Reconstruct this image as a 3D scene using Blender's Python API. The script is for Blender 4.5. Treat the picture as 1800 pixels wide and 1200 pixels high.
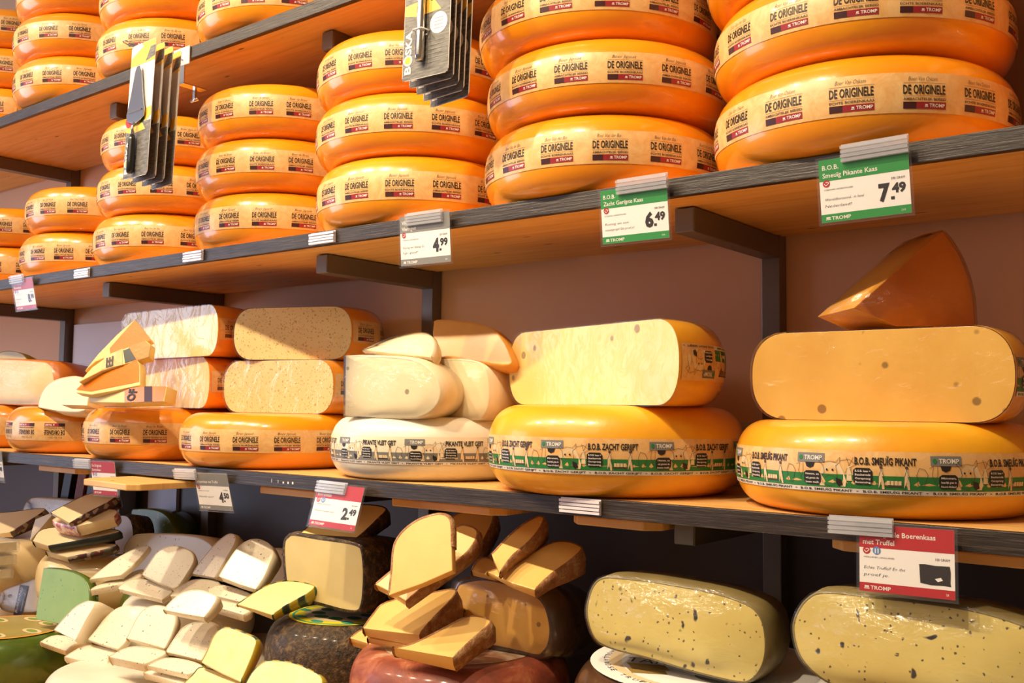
import bpy, bmesh, math, random
from mathutils import Vector, Matrix
R = math.radians
for o in list(bpy.data.objects): bpy.data.objects.remove(o)
scn = bpy.context.scene
COL = scn.collection

# ------------------------------------------------------------------ camera
cam_d = bpy.data.cameras.new('camera'); cam = bpy.data.objects.new('camera', cam_d); COL.objects.link(cam)
cam_d.sensor_width = 36.0; cam_d.lens = 1740.3041 / 1800 * 36.0; cam_d.clip_start = .02
_M = Matrix(((0.7843053, 0.0317851, 0.6195603), (0.6202453, -0.0606027, -0.7820634), (0.0126891, 0.9976558, -0.0672456)))
cam.matrix_world = Matrix.Translation((0, -1.2, 0)) @ _M.to_4x4()
scn.camera = cam
scn.view_settings.view_transform = 'Standard'; scn.view_settings.look = 'None'
scn.view_settings.exposure = .2; scn.view_settings.gamma = 1.0; scn.view_settings.use_curve_mapping = False

# ------------------------------------------------------------------ world and lights
wd = bpy.data.worlds.new('shop_ambient'); scn.world = wd; wd.use_nodes = True
wn = wd.node_tree.nodes; wl = wd.node_tree.links
bg = wn['Background']; bg.inputs[1].default_value = 0.22
tc = wn.new('ShaderNodeTexCoord'); sp = wn.new('ShaderNodeSeparateXYZ'); wl.new(tc.outputs['Generated'], sp.inputs[0])
cr = wn.new('ShaderNodeValToRGB'); mr = wn.new('ShaderNodeMapRange')
mr.inputs[1].default_value = -1; mr.inputs[2].default_value = 1
wl.new(sp.outputs[0], mr.inputs[0]); wl.new(mr.outputs[0], cr.inputs[0])
cr.color_ramp.elements[0].position = 0.0; cr.color_ramp.elements[0].color = (.60, .60, .90, 1)
cr.color_ramp.elements[1].position = 0.55; cr.color_ramp.elements[1].color = (.80, .52, .30, 1)
wl.new(cr.outputs[0], bg.inputs[0])

def spot(name, loc, target, power, color, size=55, blend=.6, radius=.03):
    d = bpy.data.lights.new(name, 'SPOT'); d.energy = power; d.color = color; d.spot_size = R(size); d.spot_blend = blend; d.shadow_soft_size = radius
    o = bpy.data.objects.new(name, d); COL.objects.link(o); o.location = loc
    o.rotation_euler = (Vector(target) - Vector(loc)).to_track_quat('-Z', 'Y').to_euler(); return o
def area(name, loc, target, power, color, sx, sy):
    d = bpy.data.lights.new(name, 'AREA'); d.energy = power; d.color = color; d.shape = 'RECTANGLE'; d.size = sx; d.size_y = sy
    o = bpy.data.objects.new(name, d); COL.objects.link(o); o.location = loc
    o.rotation_euler = (Vector(target) - Vector(loc)).to_track_quat('-Z', 'Y').to_euler(); return o
WARM = (1.0, .82, .56)
for i, (x, tx, pw) in enumerate([(-.75, -.35, 62), (-1.35, -.95, 62), (-1.95, -1.5, 62), (-2.6, -2.1, 58), (-3.3, -2.75, 54)]):
    spot('ceiling_spot', (x, -1.18, 1.68), (tx, .12, -.1), pw * 1.45, WARM, 80, .7, .03)
area('shop_window_daylight', (-4.9, -1.9, .35), (-2.2, .2, .05), 36, (.70, .77, 1.0), 1.6, 2.0)
area('ceiling_bounce', (-1.3, -2.6, 1.7), (-1.3, 0, 0), 15, (1.0, .80, .62), 2.6, .8)

# ------------------------------------------------------------------ materials
def mat(name, base=(.8, .8, .8), rough=.5, metal=0, coat=0, spec=.5, alpha=1, **k):
    m = bpy.data.materials.new(name); m.use_nodes = True
    b = m.node_tree.nodes['Principled BSDF']
    b.inputs['Base Color'].default_value = (*base, 1); b.inputs['Roughness'].default_value = rough; b.inputs['Metallic'].default_value = metal
    b.inputs['Coat Weight'].default_value = coat; b.inputs['Coat Roughness'].default_value = k.get('coatr', .12)
    b.inputs['Specular IOR Level'].default_value = spec
    if 'sss' in k:
        b.inputs['Subsurface Weight'].default_value = k['sss']; b.inputs['Subsurface Radius'].default_value = (.02, .01, .004); b.inputs['Subsurface Scale'].default_value = .3
    return m
class NT:
    def __init__(s, m): s.m = m; s.t = m.node_tree; s.n = s.t.nodes; s.l = s.t.links; s.b = s.n['Principled BSDF']
    def co(s, sc=(1, 1, 1)):
        c = s.n.new('ShaderNodeTexCoord'); mp = s.n.new('ShaderNodeMapping'); mp.inputs['Scale'].default_value = sc
        oi = s.n.new('ShaderNodeObjectInfo'); s.l.new(c.outputs['Object'], mp.inputs[0])
        ad = s.n.new('ShaderNodeVectorMath'); ad.operation = 'ADD'; mu = s.n.new('ShaderNodeMath'); mu.operation = 'MULTIPLY'; mu.inputs[1].default_value = 37.
        s.l.new(oi.outputs['Random'], mu.inputs[0]); s.l.new(mp.outputs[0], ad.inputs[0]); s.l.new(mu.outputs[0], ad.inputs[1]); return ad.outputs[0]
    def noise(s, v, scale, detail=3, rough=.55, dist=0):
        t = s.n.new('ShaderNodeTexNoise'); t.inputs['Scale'].default_value = scale; t.inputs['Detail'].default_value = detail
        t.inputs['Roughness'].default_value = rough; t.inputs['Distortion'].default_value = dist; s.l.new(v, t.inputs['Vector']); return t.outputs['Fac']
    def vor(s, v, scale, out='Distance', rnd=1):
        t = s.n.new('ShaderNodeTexVoronoi'); t.inputs['Scale'].default_value = scale; t.inputs['Randomness'].default_value = rnd; s.l.new(v, t.inputs['Vector']); return t.outputs[out], t.outputs['Color']
    def ramp(s, f, stops):
        r = s.n.new('ShaderNodeValToRGB'); s.l.new(f, r.inputs[0]); e = r.color_ramp.elements
        e[0].position = stops[0][0]; e[0].color = (*stops[0][1], 1); e[1].position = stops[-1][0]; e[1].color = (*stops[-1][1], 1)
        for p_, c_ in stops[1:-1]: x = e.new(p_); x.color = (*c_, 1)
        return r.outputs[0]
    def rng(s, f, a, b, c=0, d=1):
        r = s.n.new('ShaderNodeMapRange'); s.l.new(f, r.inputs[0])
        for i_, v_ in enumerate((a, b, c, d)): r.inputs[i_ + 1].default_value = v_
        return r.outputs[0]
    def mul(s, a, b, op='MULTIPLY'):
        m_ = s.n.new('ShaderNodeMath'); m_.operation = op; s.l.new(a, m_.inputs[0])
        if isinstance(b, (int, float)): m_.inputs[1].default_value = b
        else: s.l.new(b, m_.inputs[1])
        return m_.outputs[0]
    def mix(s, f, a, b):
        m_ = s.n.new('ShaderNodeMix'); m_.data_type = 'RGBA'
        if isinstance(f, (int, float)): m_.inputs[0].default_value = f
        else: s.l.new(f, m_.inputs[0])
        for i_, v_ in ((6, a), (7, b)):
            if isinstance(v_, tuple): m_.inputs[i_].default_value = (*v_, 1)
            else: s.l.new(v_, m_.inputs[i_])
        return m_.outputs[2]
    def col(s, c): s.l.new(c, s.b.inputs['Base Color'])
    def bump(s, h, strength=.3, dist=.001, coat=False):
        b_ = s.n.new('ShaderNodeBump'); b_.inputs['Strength'].default_value = strength; b_.inputs['Distance'].default_value = dist
        s.l.new(h, b_.inputs['Height']); s.l.new(b_.outputs[0], s.b.inputs['Coat Normal' if coat else 'Normal']); return b_
M = {}
def wax(name, c1, c2, rough=.28, coat=.8):
    m = mat(name, c1, rough, coat=coat, coatr=.11); t = NT(m); v = t.co()
    f = t.noise(v, 9, 4); t.col(t.mix(t.rng(f, .35, .7), c1, c2))
    n2 = t.noise(v, 120, 2); n3 = t.noise(v, 22, 3)
    t.bump(t.mul(n2, t.mul(n3, 2.0), 'ADD'), .25, .0009); M[name] = m; return m
wax('wax_orange', (.93, .345, .008), (.87, .27, .006))
wax('wax_yellow', (.92, .44, .02), (.82, .32, .015), .34, .35)
wax('wax_flat', (.80, .27, .035), (.70, .19, .02), .3, .5)
wax('white_rind', (.86, .80, .66), (.80, .73, .58), .35, .3)
wax('cream_wax', (.86, .66, .36), (.82, .58, .28), .3, .4)
wax('green_rind', (.10, .16, .015), (.06, .11, .012), .25, .6)
wax('dark_rind', (.10, .045, .02), (.05, .022, .012), .25, .8)
def rough_rind(name, cs, sc=60, b=.9):
    m = mat(name, cs[0][1], .6, coat=.25); t = NT(m); v = t.co()
    f = t.noise(v, sc, 6, .65, .6); t.col(t.ramp(f, cs)); t.bump(t.noise(v, sc * 1.6, 4, .7), b, .0045); m.node_tree.nodes['Principled BSDF'].inputs['Coat Weight'].default_value = .08 if b > .8 else .2; M[name] = m
rough_rind('brown_rind', [(.35, (.016, .008, .003)), (.52, (.06, .03, .010)), (.72, (.22, .13, .05))], 75, 1)
rough_rind('aged_rind', [(.3, (.28, .085, .02)), (.5, (.36, .15, .05)), (.7, (.55, .36, .18))], 80, .8)
rough_rind('red_rind', [(.3, (.14, .03, .015)), (.5, (.26, .05, .022)), (.62, (.42, .12, .05)), (.75, (.55, .40, .28))], 14, .4)
rough_rind('mould', [(.3, (.30, .09, .04)), (.45, (.46, .26, .16)), (.6, (.66, .55, .40)), (.8, (.74, .66, .52))], 16, .3)
rough_rind('goat_rind', [(.3, (.80, .66, .44)), (.7, (.84, .72, .52))], 20, .1)
rough_rind('cream_rind', [(.3, (.80, .62, .38)), (.7, (.84, .70, .48))], 15, .1)
rough_rind('yellow_rind', [(.3, (.62, .50, .14)), (.7, (.70, .60, .22))], 15, .1)
rough_rind('truffle_rind', [(.3, (.15, .11, .035)), (.7, (.24, .18, .06))], 15, .1)
rough_rind('orange_rind', [(.3, (.72, .28, .03)), (.7, (.78, .36, .05))], 15, .1)
def paste(name, c1, c2, specks=(), holes=None, sss=.0, rough=.42, coat=.15, nscale=12):
    """cut cheese: specks = [(scale, radius, keep, colour, stretch)], holes = (scale, radius, keep)"""
    m = mat(name, c1, rough, coat=coat, coatr=.2); t = NT(m); v = t.co()
    c = t.mix(t.rng(t.noise(v, nscale, 4), .3, .7), c1, c2)
    h = t.noise(v, 90, 4, .6)
    for sc, rad, keep, colr, st in specks:
        vv = t.co(st); nz = t.n.new('ShaderNodeTexNoise'); nz.inputs['Scale'].default_value = sc * .9; t.l.new(v, nz.inputs['Vector']); am = t.n.new('ShaderNodeVectorMath'); am.operation = 'MULTIPLY_ADD'; am.inputs[1].default_value = (.9 / sc,) * 3; t.l.new(nz.outputs['Color'], am.inputs[0]); t.l.new(vv, am.inputs[2]); vv = am.outputs[0]; ds, cc = t.vor(vv, sc); sepr = t.n.new('ShaderNodeSeparateColor'); t.l.new(cc, sepr.inputs[0])
        k = t.mul(t.mul(sepr.outputs[0], keep, 'GREATER_THAN'), t.rng(ds, rad * .6, rad, 1, 0)); c = t.mix(k, c, colr)
    if holes:
        sc, rad, keep = holes; ds, cc = t.vor(t.co(), sc); sepr = t.n.new('ShaderNodeSeparateColor'); t.l.new(cc, sepr.inputs[0])
        k = t.mul(t.mul(sepr.outputs[0], keep, 'GREATER_THAN'), t.rng(ds, rad * .75, rad, 1, 0)); c = t.mix(k, c, tuple(q * .42 for q in c2))
        h = t.mul(h, t.mul(k, -1.2), 'ADD')
    t.col(c); t.bump(h, .35, .0006); M[name] = m
paste('gouda', (.90, .66, .22), (.86, .58, .17), holes=(34, .25, .80))
paste('gouda_deep', (.76, .43, .08), (.68, .35, .05), holes=(36, .25, .76))
paste('herb', (.82, .62, .28), (.78, .56, .22), specks=[(210, .36, .5, (.50, .33, .11), (1, 1, 1)), (110, .28, .6, (.5, .33, .1), (1, 1, 1))])
paste('yellow', (.86, .66, .27), (.82, .58, .20))
paste('rough', (.88, .74, .40), (.84, .64, .28), nscale=40, rough=.6, coat=0)
paste('pale_holes', (.72, .58, .26), (.66, .50, .20), holes=(32, .26, .8))
paste('amber', (.66, .31, .04), (.58, .26, .03), coat=.4)
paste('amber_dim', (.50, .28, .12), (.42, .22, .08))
paste('aged', (.84, .54, .17), (.80, .46, .12), specks=[(60, .12, .86, (.92, .76, .42), (1, 1, 1))])
paste('aged_dark', (.76, .42, .09), (.70, .35, .06), holes=(40, .2, .8), coat=.5)
paste('truffle', (.74, .60, .20), (.68, .52, .15), specks=[(62, .24, .6, (.05, .035, .03), (1, .5, 1)), (140, .26, .6, (.14, .10, .05), (1, 1, 1)), (34, .14, .4, (.04, .03, .03), (.4, 1.3, 1))], coat=.35)
paste('goat', (.86, .76, .57), (.84, .71, .50), specks=[(110, .22, .74, (.12, .09, .06), (1, 1, 1)), (210, .28, .6, (.50, .40, .27), (1, 1, 1))], coat=.35)
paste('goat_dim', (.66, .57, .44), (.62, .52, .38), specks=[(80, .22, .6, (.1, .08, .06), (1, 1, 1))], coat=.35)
paste('cream', (.82, .68, .42), (.80, .64, .37), coat=.3)
paste('cream_eyes', (.82, .70, .45), (.80, .66, .40), holes=(30, .16, .86), coat=.2)
paste('beige', (.78, .60, .36), (.74, .55, .30))
paste('tan', (.58, .45, .27), (.54, .40, .22), coat=.5)
paste('olive', (.44, .34, .08), (.36, .28, .06), coat=.4)
wax('orange_flat', (.78, .21, .008), (.72, .18, .006), .3, .4)
paste('green', (.25, .38, .05), (.19, .32, .035), specks=[(110, .2, .7, (.06, .14, .03), (1, 1, 1)), (90, .16, .86, (.35, .25, .05), (1, 1, 1))], coat=.12)
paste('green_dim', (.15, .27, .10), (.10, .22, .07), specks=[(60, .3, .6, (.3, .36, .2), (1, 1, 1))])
def printed(name, cols, scale=90):
    m = mat(name, cols[0], .4, coat=.4); t = NT(m); v = t.co()
    ds, cc = t.vor(v, scale); sepr = t.n.new('ShaderNodeSeparateColor'); t.l.new(cc, sepr.inputs[0])
    n = len(cols); r = t.n.new('ShaderNodeValToRGB'); r.color_ramp.interpolation = 'CONSTANT'; t.l.new(sepr.outputs[0], r.inputs[0])
    r.color_ramp.elements[0].color = (*cols[0], 1); r.color_ramp.elements[1].position = 1 / n; r.color_ramp.elements[1].color = (*cols[1], 1)
    for i_ in range(2, n): x = r.color_ramp.elements.new(i_ / n); x.color = (*cols[i_], 1)
    t.col(r.outputs[0]); M[name] = m
printed('dark_print', [(.05, .02, .02), (.10, .015, .015), (.12, .02, .02), (.08, .06, .03), (.35, .25, .18)])
printed('pink_print', [(.75, .5, .42), (.62, .2, .2), (.78, .62, .5), (.5, .1, .12)], 120)
M['black_band'] = mat('black_band', (.012, .018, .014), .45)
m = mat('print_rind', (.4, .3, .02), .35, coat=.5); t = NT(m); v = t.co()
wv = t.n.new('ShaderNodeTexWave'); wv.inputs['Scale'].default_value = 14; wv.inputs['Distortion'].default_value = 1.2; t.l.new(v, wv.inputs['Vector'])
r = t.n.new('ShaderNodeValToRGB'); r.color_ramp.interpolation = 'CONSTANT'; t.l.new(wv.outputs['Fac'], r.inputs[0])
r.color_ramp.elements[0].color = (.42, .30, .02, 1); r.color_ramp.elements[1].position = .55; r.color_ramp.elements[1].color = (.01, .10, .04, 1)
x = r.color_ramp.elements.new(.78); x.color = (.02, .025, .015, 1); t.col(r.outputs[0]); M['print_rind'] = m
# wood, laminate, metal, wall
m = mat('pine', (.62, .36, .13), .5); t = NT(m); v = t.co((1, 1, 1)); vs = t.co((1.2, 14, 1))
c = t.ramp(t.noise(vs, 4, 5, .6, .8), [(.3, (.80, .49, .17)), (.55, (.72, .40, .12)), (.75, (.56, .29, .07))])
ds, cc = t.vor(t.co((3.2, 12, 1)), 2.2); c = t.mix(t.rng(ds, .05, .09, 1, 0), c, (.16, .055, .012)); t.col(c); M['pine'] = m
m = mat('laminate', (.06, .045, .04), .38); t = NT(m); vs = t.co((2.5, 1, 75))
f = t.noise(vs, 6, 5, .62, .5); t.col(t.ramp(f, [(.3, (.016, .011, .010)), (.55, (.042, .029, .023)), (.75, (.10, .075, .055))])); t.bump(f, .6, .0012); M['laminate'] = m
m = mat('grey_metal', (.17, .145, .12), .38, metal=.55); t = NT(m); t.l.new(t.rng(t.noise(t.co(), 6, 3), .3, .7, .3, .5), t.b.inputs['Roughness']); M['grey_metal'] = m
M['end_cap'] = mat('end_cap', (.20, .17, .13), .5)
M['steel'] = mat('steel', (.72, .70, .68), .22, metal=1)
m = mat('wall_paint', (.44, .33, .29), .55); t = NT(m); t.col(t.mix(t.rng(t.noise(t.co(), 3, 3), .3, .7), (.76, .49, .31), (.71, .45, .27))); M['wall_paint'] = m
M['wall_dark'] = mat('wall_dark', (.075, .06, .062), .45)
M['ledge'] = mat('ledge', (.62, .56, .52), .4)
M['pale_panel'] = mat('pale_panel', (.90, .86, .87), .35)
M['blue_panel'] = mat('blue_panel', (.50, .55, .75), .4)
M['black'] = mat('black', (.012, .012, .014), .35)
M['handle_black'] = mat('handle_black', (.012, .012, .012), .3, coat=.4)
M['paper'] = mat('paper', (.78, .55, .33), .42, coat=.25)
m = M['paper']; t = NT(m); t.col(t.mix(t.rng(t.noise(t.co(), 40, 5, .7, 1), .38, .66), (.82, .52, .22), (.74, .38, .12))); t.bump(t.noise(t.co(), 24, 3, .5, 2), .35, .0012)
M['paper_white'] = mat('paper_white', (.80, .68, .50), .42, coat=.25)
M['ink'] = mat('ink', (.02, .014, .012), .45)
M['ink_soft'] = mat('ink_soft', (.09, .05, .035), .5)
M['maroon'] = mat('maroon', (.055, .012, .016), .4)
M['red_print'] = mat('red_print', (.32, .018, .028), .4)
M['white_print'] = mat('white_print', (.80, .74, .68), .45)
M['green_print'] = mat('green_print', (.025, .20, .045), .45)
M['grey_print'] = mat('grey_print', (.20, .195, .18), .45)
M['cream_print'] = mat('cream_print', (.80, .60, .36), .45)
M['card_white'] = mat('card_white', (.86, .82, .78), .5)
M['card_green'] = mat('card_green', (.02, .26, .05), .45)
M['card_red'] = mat('card_red', (.45, .012, .015), .45)
M['card_grey'] = mat('card_grey', (.22, .21, .19), .45)
M['clip_white'] = mat('clip_white', (.80, .74, .78), .25, coat=.5)
M['gold'] = mat('gold', (.65, .42, .12), .3, metal=.5)
M['pack_print'] = mat('pack_print', (.11, .10, .09), .5)
m = M['pack_print']; t = NT(m); t.col(t.ramp(t.noise(t.co((1, 1, 6)), 60, 4), [(.3, (.06, .055, .05)), (.7, (.22, .20, .18))]))
M['yellow_print'] = mat('yellow_print', (.75, .62, .02), .45)
M['cheese_print'] = mat('cheese_print', (.85, .50, .07), .45)
M['leaf_print'] = mat('leaf_print', (.03, .16, .03), .5)
M['pack_pale'] = mat('pack_pale', (.66, .63, .62), .4)
M['blue_print'] = mat('blue_print', (.10, .22, .5), .4)
M['teal_print'] = mat('teal_print', (.05, .33, .22), .45)
# cling film: thin, mostly see-through, wrinkled and shiny
def film(name, base_refl=.10, white=.03, sc=18, strength=.9):
    m = bpy.data.materials.new(name); m.use_nodes = True; nt = m.node_tree; n = nt.nodes; l = nt.links; n.remove(n['Principled BSDF'])
    out = n['Material Output']; tr = n.new('ShaderNodeBsdfTransparent'); gl = n.new('ShaderNodeBsdfGlossy'); gl.inputs['Roughness'].default_value = .13
    co = n.new('ShaderNodeTexCoord'); mp = n.new('ShaderNodeMapping'); mp.inputs['Scale'].default_value = (1, 2.2, 1); mp.inputs['Rotation'].default_value = (0, 0, .9); l.new(co.outputs['Object'], mp.inputs[0])
    no = n.new('ShaderNodeTexNoise'); no.inputs['Scale'].default_value = sc; no.inputs['Detail'].default_value = 4; no.inputs['Distortion'].default_value = 1.4; l.new(mp.outputs[0], no.inputs['Vector'])
    bp = n.new('ShaderNodeBump'); bp.inputs['Strength'].default_value = strength; bp.inputs['Distance'].default_value = .006; l.new(no.outputs['Fac'], bp.inputs['Height']); l.new(bp.outputs[0], gl.inputs['Normal'])
    lw = n.new('ShaderNodeLayerWeight'); fr = n.new('ShaderNodeMath'); fr.operation = 'POWER'; fr.inputs[1].default_value = 7.0; l.new(lw.outputs['Facing'], fr.inputs[0])
    ad = n.new('ShaderNodeMath'); ad.operation = 'ADD'; ad.inputs[1].default_value = base_refl; ad.use_clamp = True; l.new(fr.outputs[0], ad.inputs[0])
    mx = n.new('ShaderNodeMixShader'); l.new(ad.outputs[0], mx.inputs[0]); l.new(tr.outputs[0], mx.inputs[1]); l.new(gl.outputs[0], mx.inputs[2])
    df = n.new('ShaderNodeBsdfDiffuse'); df.inputs[0].default_value = (.85, .85, .9, 1); mx2 = n.new('ShaderNodeMixShader'); mx2.inputs[0].default_value = white
    l.new(mx.outputs[0], mx2.inputs[1]); l.new(df.outputs[0], mx2.inputs[2]); l.new(mx2.outputs[0], out.inputs[0]); M[name] = m
film('film', .045, .008, 26, .8)
film('film_loose', .11, .015, 17, 1.0)
film('clear_plastic', .02, .01, 3, .05)
film('thick_film', .16, .14, 30, .9)

# ------------------------------------------------------------------ mesh helpers
class MB:
    def __init__(s): s.v = []; s.f = []; s.m = []; s.s = []
    def add(s, vs, fs, m=0, smooth=False):
        o = len(s.v); s.v += [tuple(q) for q in vs]; s.f += [tuple(i + o for i in f) for f in fs]; s.m += [m] * len(fs); s.s += [smooth] * len(fs)
    def box(s, a, b, m=0, mtx=None):
        x0, y0, z0 = a; x1, y1, z1 = b
        vs = [(x0, y0, z0), (x1, y0, z0), (x1, y1, z0), (x0, y1, z0), (x0, y0, z1), (x1, y0, z1), (x1, y1, z1), (x0, y1, z1)]
        if mtx: vs = [mtx @ Vector(q) for q in vs]
        s.add(vs, [(0, 3, 2, 1), (4, 5, 6, 7), (0, 1, 5, 4), (1, 2, 6, 5), (2, 3, 7, 6), (3, 0, 4, 7)], m)
    def tube(s, pts, r, m=0, n=8):
        pts = [Vector(q) for q in pts]; rings = []
        for i, q in enumerate(pts):
            d = (pts[min(i + 1, len(pts) - 1)] - pts[max(i - 1, 0)]).normalized(); a = d.orthogonal().normalized() if i == 0 else (pa - d * pa.dot(d)).normalized()
            pa = a; b = d.cross(a); rr = r[i] if isinstance(r, (list, tuple)) else r
            rings.append([q + (a * math.cos(2 * math.pi * k / n) + b * math.sin(2 * math.pi * k / n)) * rr for k in range(n)])
        vs = [q for rg in rings for q in rg]; fs = []
        for i in range(len(pts) - 1):
            for k in range(n): fs.append((i * n + k, i * n + (k + 1) % n, (i + 1) * n + (k + 1) % n, (i + 1) * n + k))
        fs += [tuple(range(n))[::-1], tuple((len(pts) - 1) * n + k for k in range(n))]; s.add(vs, fs, m, True)
    def prism(s, pts, z0, z1, m=0, mtx=None):
        n = len(pts); vs = [(x, y, z0) for x, y in pts] + [(x, y, z1) for x, y in pts]
        if mtx: vs = [mtx @ Vector(q) for q in vs]
        s.add(vs, [tuple(range(n))[::-1], tuple(range(n, 2 * n))] + [(i, (i + 1) % n, (i + 1) % n + n, i + n) for i in range(n)], m)
    def mesh(s, name, mats):
        me = bpy.data.meshes.new(name); me.from_pydata(s.v, [], s.f)
        for q in mats: me.materials.append(M[q])
        me.polygons.foreach_set('material_index', s.m); me.polygons.foreach_set('use_smooth', s.s); me.update(); return me
    def build(s, name, mats, parent=None, bevel=0):
        if isinstance(mats, str): mats = [mats]
        return link(name, s.mesh(name, mats), parent, bevel)
def link(name, me, parent=None, bevel=0):
    o = bpy.data.objects.new(name, me); COL.objects.link(o)
    if parent: o.parent = parent
    if bevel:
        b = o.modifiers.new('bevel', 'BEVEL'); b.width = bevel; b.segments = 2; b.limit_method = 'ANGLE'; b.angle_limit = R(40)
    return o
def tag(o, label, cat, group=None):
    o['label'] = label; o['category'] = cat
    if group: o['group'] = group
    return o
def empty(name, loc=(0, 0, 0)):
    o = bpy.data.objects.new(name, None); COL.objects.link(o); o.location = loc; o.empty_display_size = .02; return o
def struct(name, mb, mats, bevel=0):
    o = mb.build(name, mats, None, bevel); o['kind'] = 'structure'; return o

# text as flat triangles, size given by its width and cap height
_tc = {}
def text_mesh(s, bold=0.0):
    k = (s, bold)
    if k not in _tc:
        c = bpy.data.curves.new('t', 'FONT'); c.body = s; c.size = 1; c.resolution_u = 2; c.offset = bold
        o = bpy.data.objects.new('t', c); COL.objects.link(o); bpy.context.view_layer.update()
        me = bpy.data.meshes.new_from_object(o.evaluated_get(bpy.context.evaluated_depsgraph_get()))
        vs = [(v.co.x, v.co.y) for v in me.vertices]; fs = [tuple(p_.vertices) for p_ in me.polygons]
        bpy.data.objects.remove(o); bpy.data.curves.remove(c); bpy.data.meshes.remove(me)
        x0 = min(v[0] for v in vs); x1 = max(v[0] for v in vs); _tc[k] = ([(x - x0, y) for x, y in vs], fs, x1 - x0)
    return _tc[k]
class Sheet:
    """flat artwork: pieces of (points, faces, material, layer), mapped later onto a card, a band or a disc"""
    def __init__(s): s.p = []
    def poly(s, pts, m, layer=1): s.p.append((pts, [tuple(range(len(pts)))], m, layer))
    def rect(s, x0, y0, x1, y1, m, layer=1, step=None):
        nx = max(1, int(math.ceil((x1 - x0) / step))) if step else 1
        pts = [(x0 + (x1 - x0) * i / nx, y) for y in (y0, y1) for i in range(nx + 1)]
        s.p.append((pts, [(i, i + 1, nx + 2 + i, nx + 1 + i) for i in range(nx)], m, layer))
    def text(s, t, x, y, w, h, m, layer=2, bold=0.0, shear=0.0, rot=0.0, natural=False, align='l'):
        vs, fs, wd = text_mesh(t, bold); ky = h / .70; kx = ky * (w if natural else 1) if natural else w / wd
        W = wd * kx; ox = -W if align == 'r' else (-W / 2 if align == 'c' else 0); c_, s_ = math.cos(rot), math.sin(rot)
        out = []
        for a, b in vs:
            px = a * kx + ox + b * ky * shear; py = b * ky; out.append((x + px * c_ - py * s_, y + px * s_ + py * c_))
        s.p.append((out, fs, m, layer))
    def line(s, pts, w, m, layer=2):
        for (ax, ay), (bx, by) in zip(pts[:-1], pts[1:]):
            L = math.hypot(bx - ax, by - ay) or 1e-9; nx, ny = -(by - ay) / L * w / 2, (bx - ax) / L * w / 2
            s.p.append(([(ax + nx, ay + ny), (ax - nx, ay - ny), (bx - nx, by - ny), (bx + nx, by + ny)], [(0, 1, 2, 3)], m, layer))
    def circle(s, x, y, rx, ry, m, layer=1, n=20, a0=0):
        s.poly([(x + rx * math.cos(a0 + 2 * math.pi * i / n), y + ry * math.sin(a0 + 2 * math.pi * i / n)) for i in range(n)], m, layer)
    def shifted(s, dx, dy=0, k=1): 
        q = Sheet(); q.p = [([(x * k + dx, y * k + dy) for x, y in pts], f, m, l) for pts, f, m, l in s.p]; return q
    def emit(s, mb, fn, mats, gap=.00025):
        for pts, fs, m, layer in s.p:
            if m not in mats: mats.append(m)
            mb.add([fn(x, y, layer * gap) for x, y in pts], fs, mats.index(m))
def scribble(s, x, y, w, h, m, words, layer=2):
    s.text(words, x, y, w, h, m, layer, bold=-.012, shear=.28)

# ------------------------------------------------------------------ the shelving wall
ZU, ZL, ZT, TH, W = 0.32112, -0.12888, 0.768, 0.0248, 0.40464
PS, PX, PW, PH, PA = 0.79392, -0.67476, 0.03252, 0.03648, 0.073
X0, X1 = -5.2, 1.6
b = MB(); b.box((X0, W, ZL - TH), (X1, W + .08, 2.2)); struct('wall_back', b, 'wall_paint')
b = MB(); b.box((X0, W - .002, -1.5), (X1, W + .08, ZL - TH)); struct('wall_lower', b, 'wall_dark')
b = MB(); b.box((-2.60, W - .012, ZL), (X1, W - .0005, ZL + .11)); struct('trim_1', b, 'ledge')
b = MB(); b.box((-3.04, W - .010, ZL), (-2.70, W - .0005, ZU - TH - .05)); b.box((-2.70, W - .016, ZL), (-2.665, W - .0005, ZU - TH - .04), 1); struct('trim_2', b, ['pale_panel', 'blue_panel'])
b = MB(); b.box((X0, -2.6, -1.52), (X1, W + .05, -1.5)); struct('floor', b, 'ledge')
def shelf(z, label):
    b = MB(); b.box((X0 + .3, .012, z - TH), (X1 - .3, W - .0175, z)); o = b.build('shelf_board', 'pine'); tag(o, label, 'shelf')
    b = MB(); b.box((X0 + .3, 0, z - TH - .001), (X1 - .3, .012, z + .0005)); b.build('front_edge', 'laminate', o, .0008)['label'] = 'dark wood-grained front edge strip'
shelf(ZT, 'highest pine shelf with dark front edge, carrying the top left cheese stacks')
shelf(ZU, 'middle pine shelf with dark front edge, carrying tall stacks of orange wheels')
shelf(ZL, 'lower pine shelf with dark front edge, carrying single wheels with cut cheese on top')
b = MB()
for x_, h_ in ((-1.527, .007), (-1.508, .006), (-1.494, .0035), (-1.480, .004), (-1.467, .0045)): b.box((x_, -.0006, ZL - .017), (x_ + (.0012 if h_ > .005 else .004), .0002, ZL - .017 + h_))
b.build('paint_marks', 'white_print' if 'white_print' in M else 'card_white', bpy.data.objects['shelf_board.002'])
BL = ['between the pie-shaped wedge and the rightmost green price card', 'below the grey price card reading 4.99', 'behind the two stacked speckled half cheeses', 'at the far left, beside the pale panel', 'beyond the left edge of the lower shelf pieces']
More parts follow.
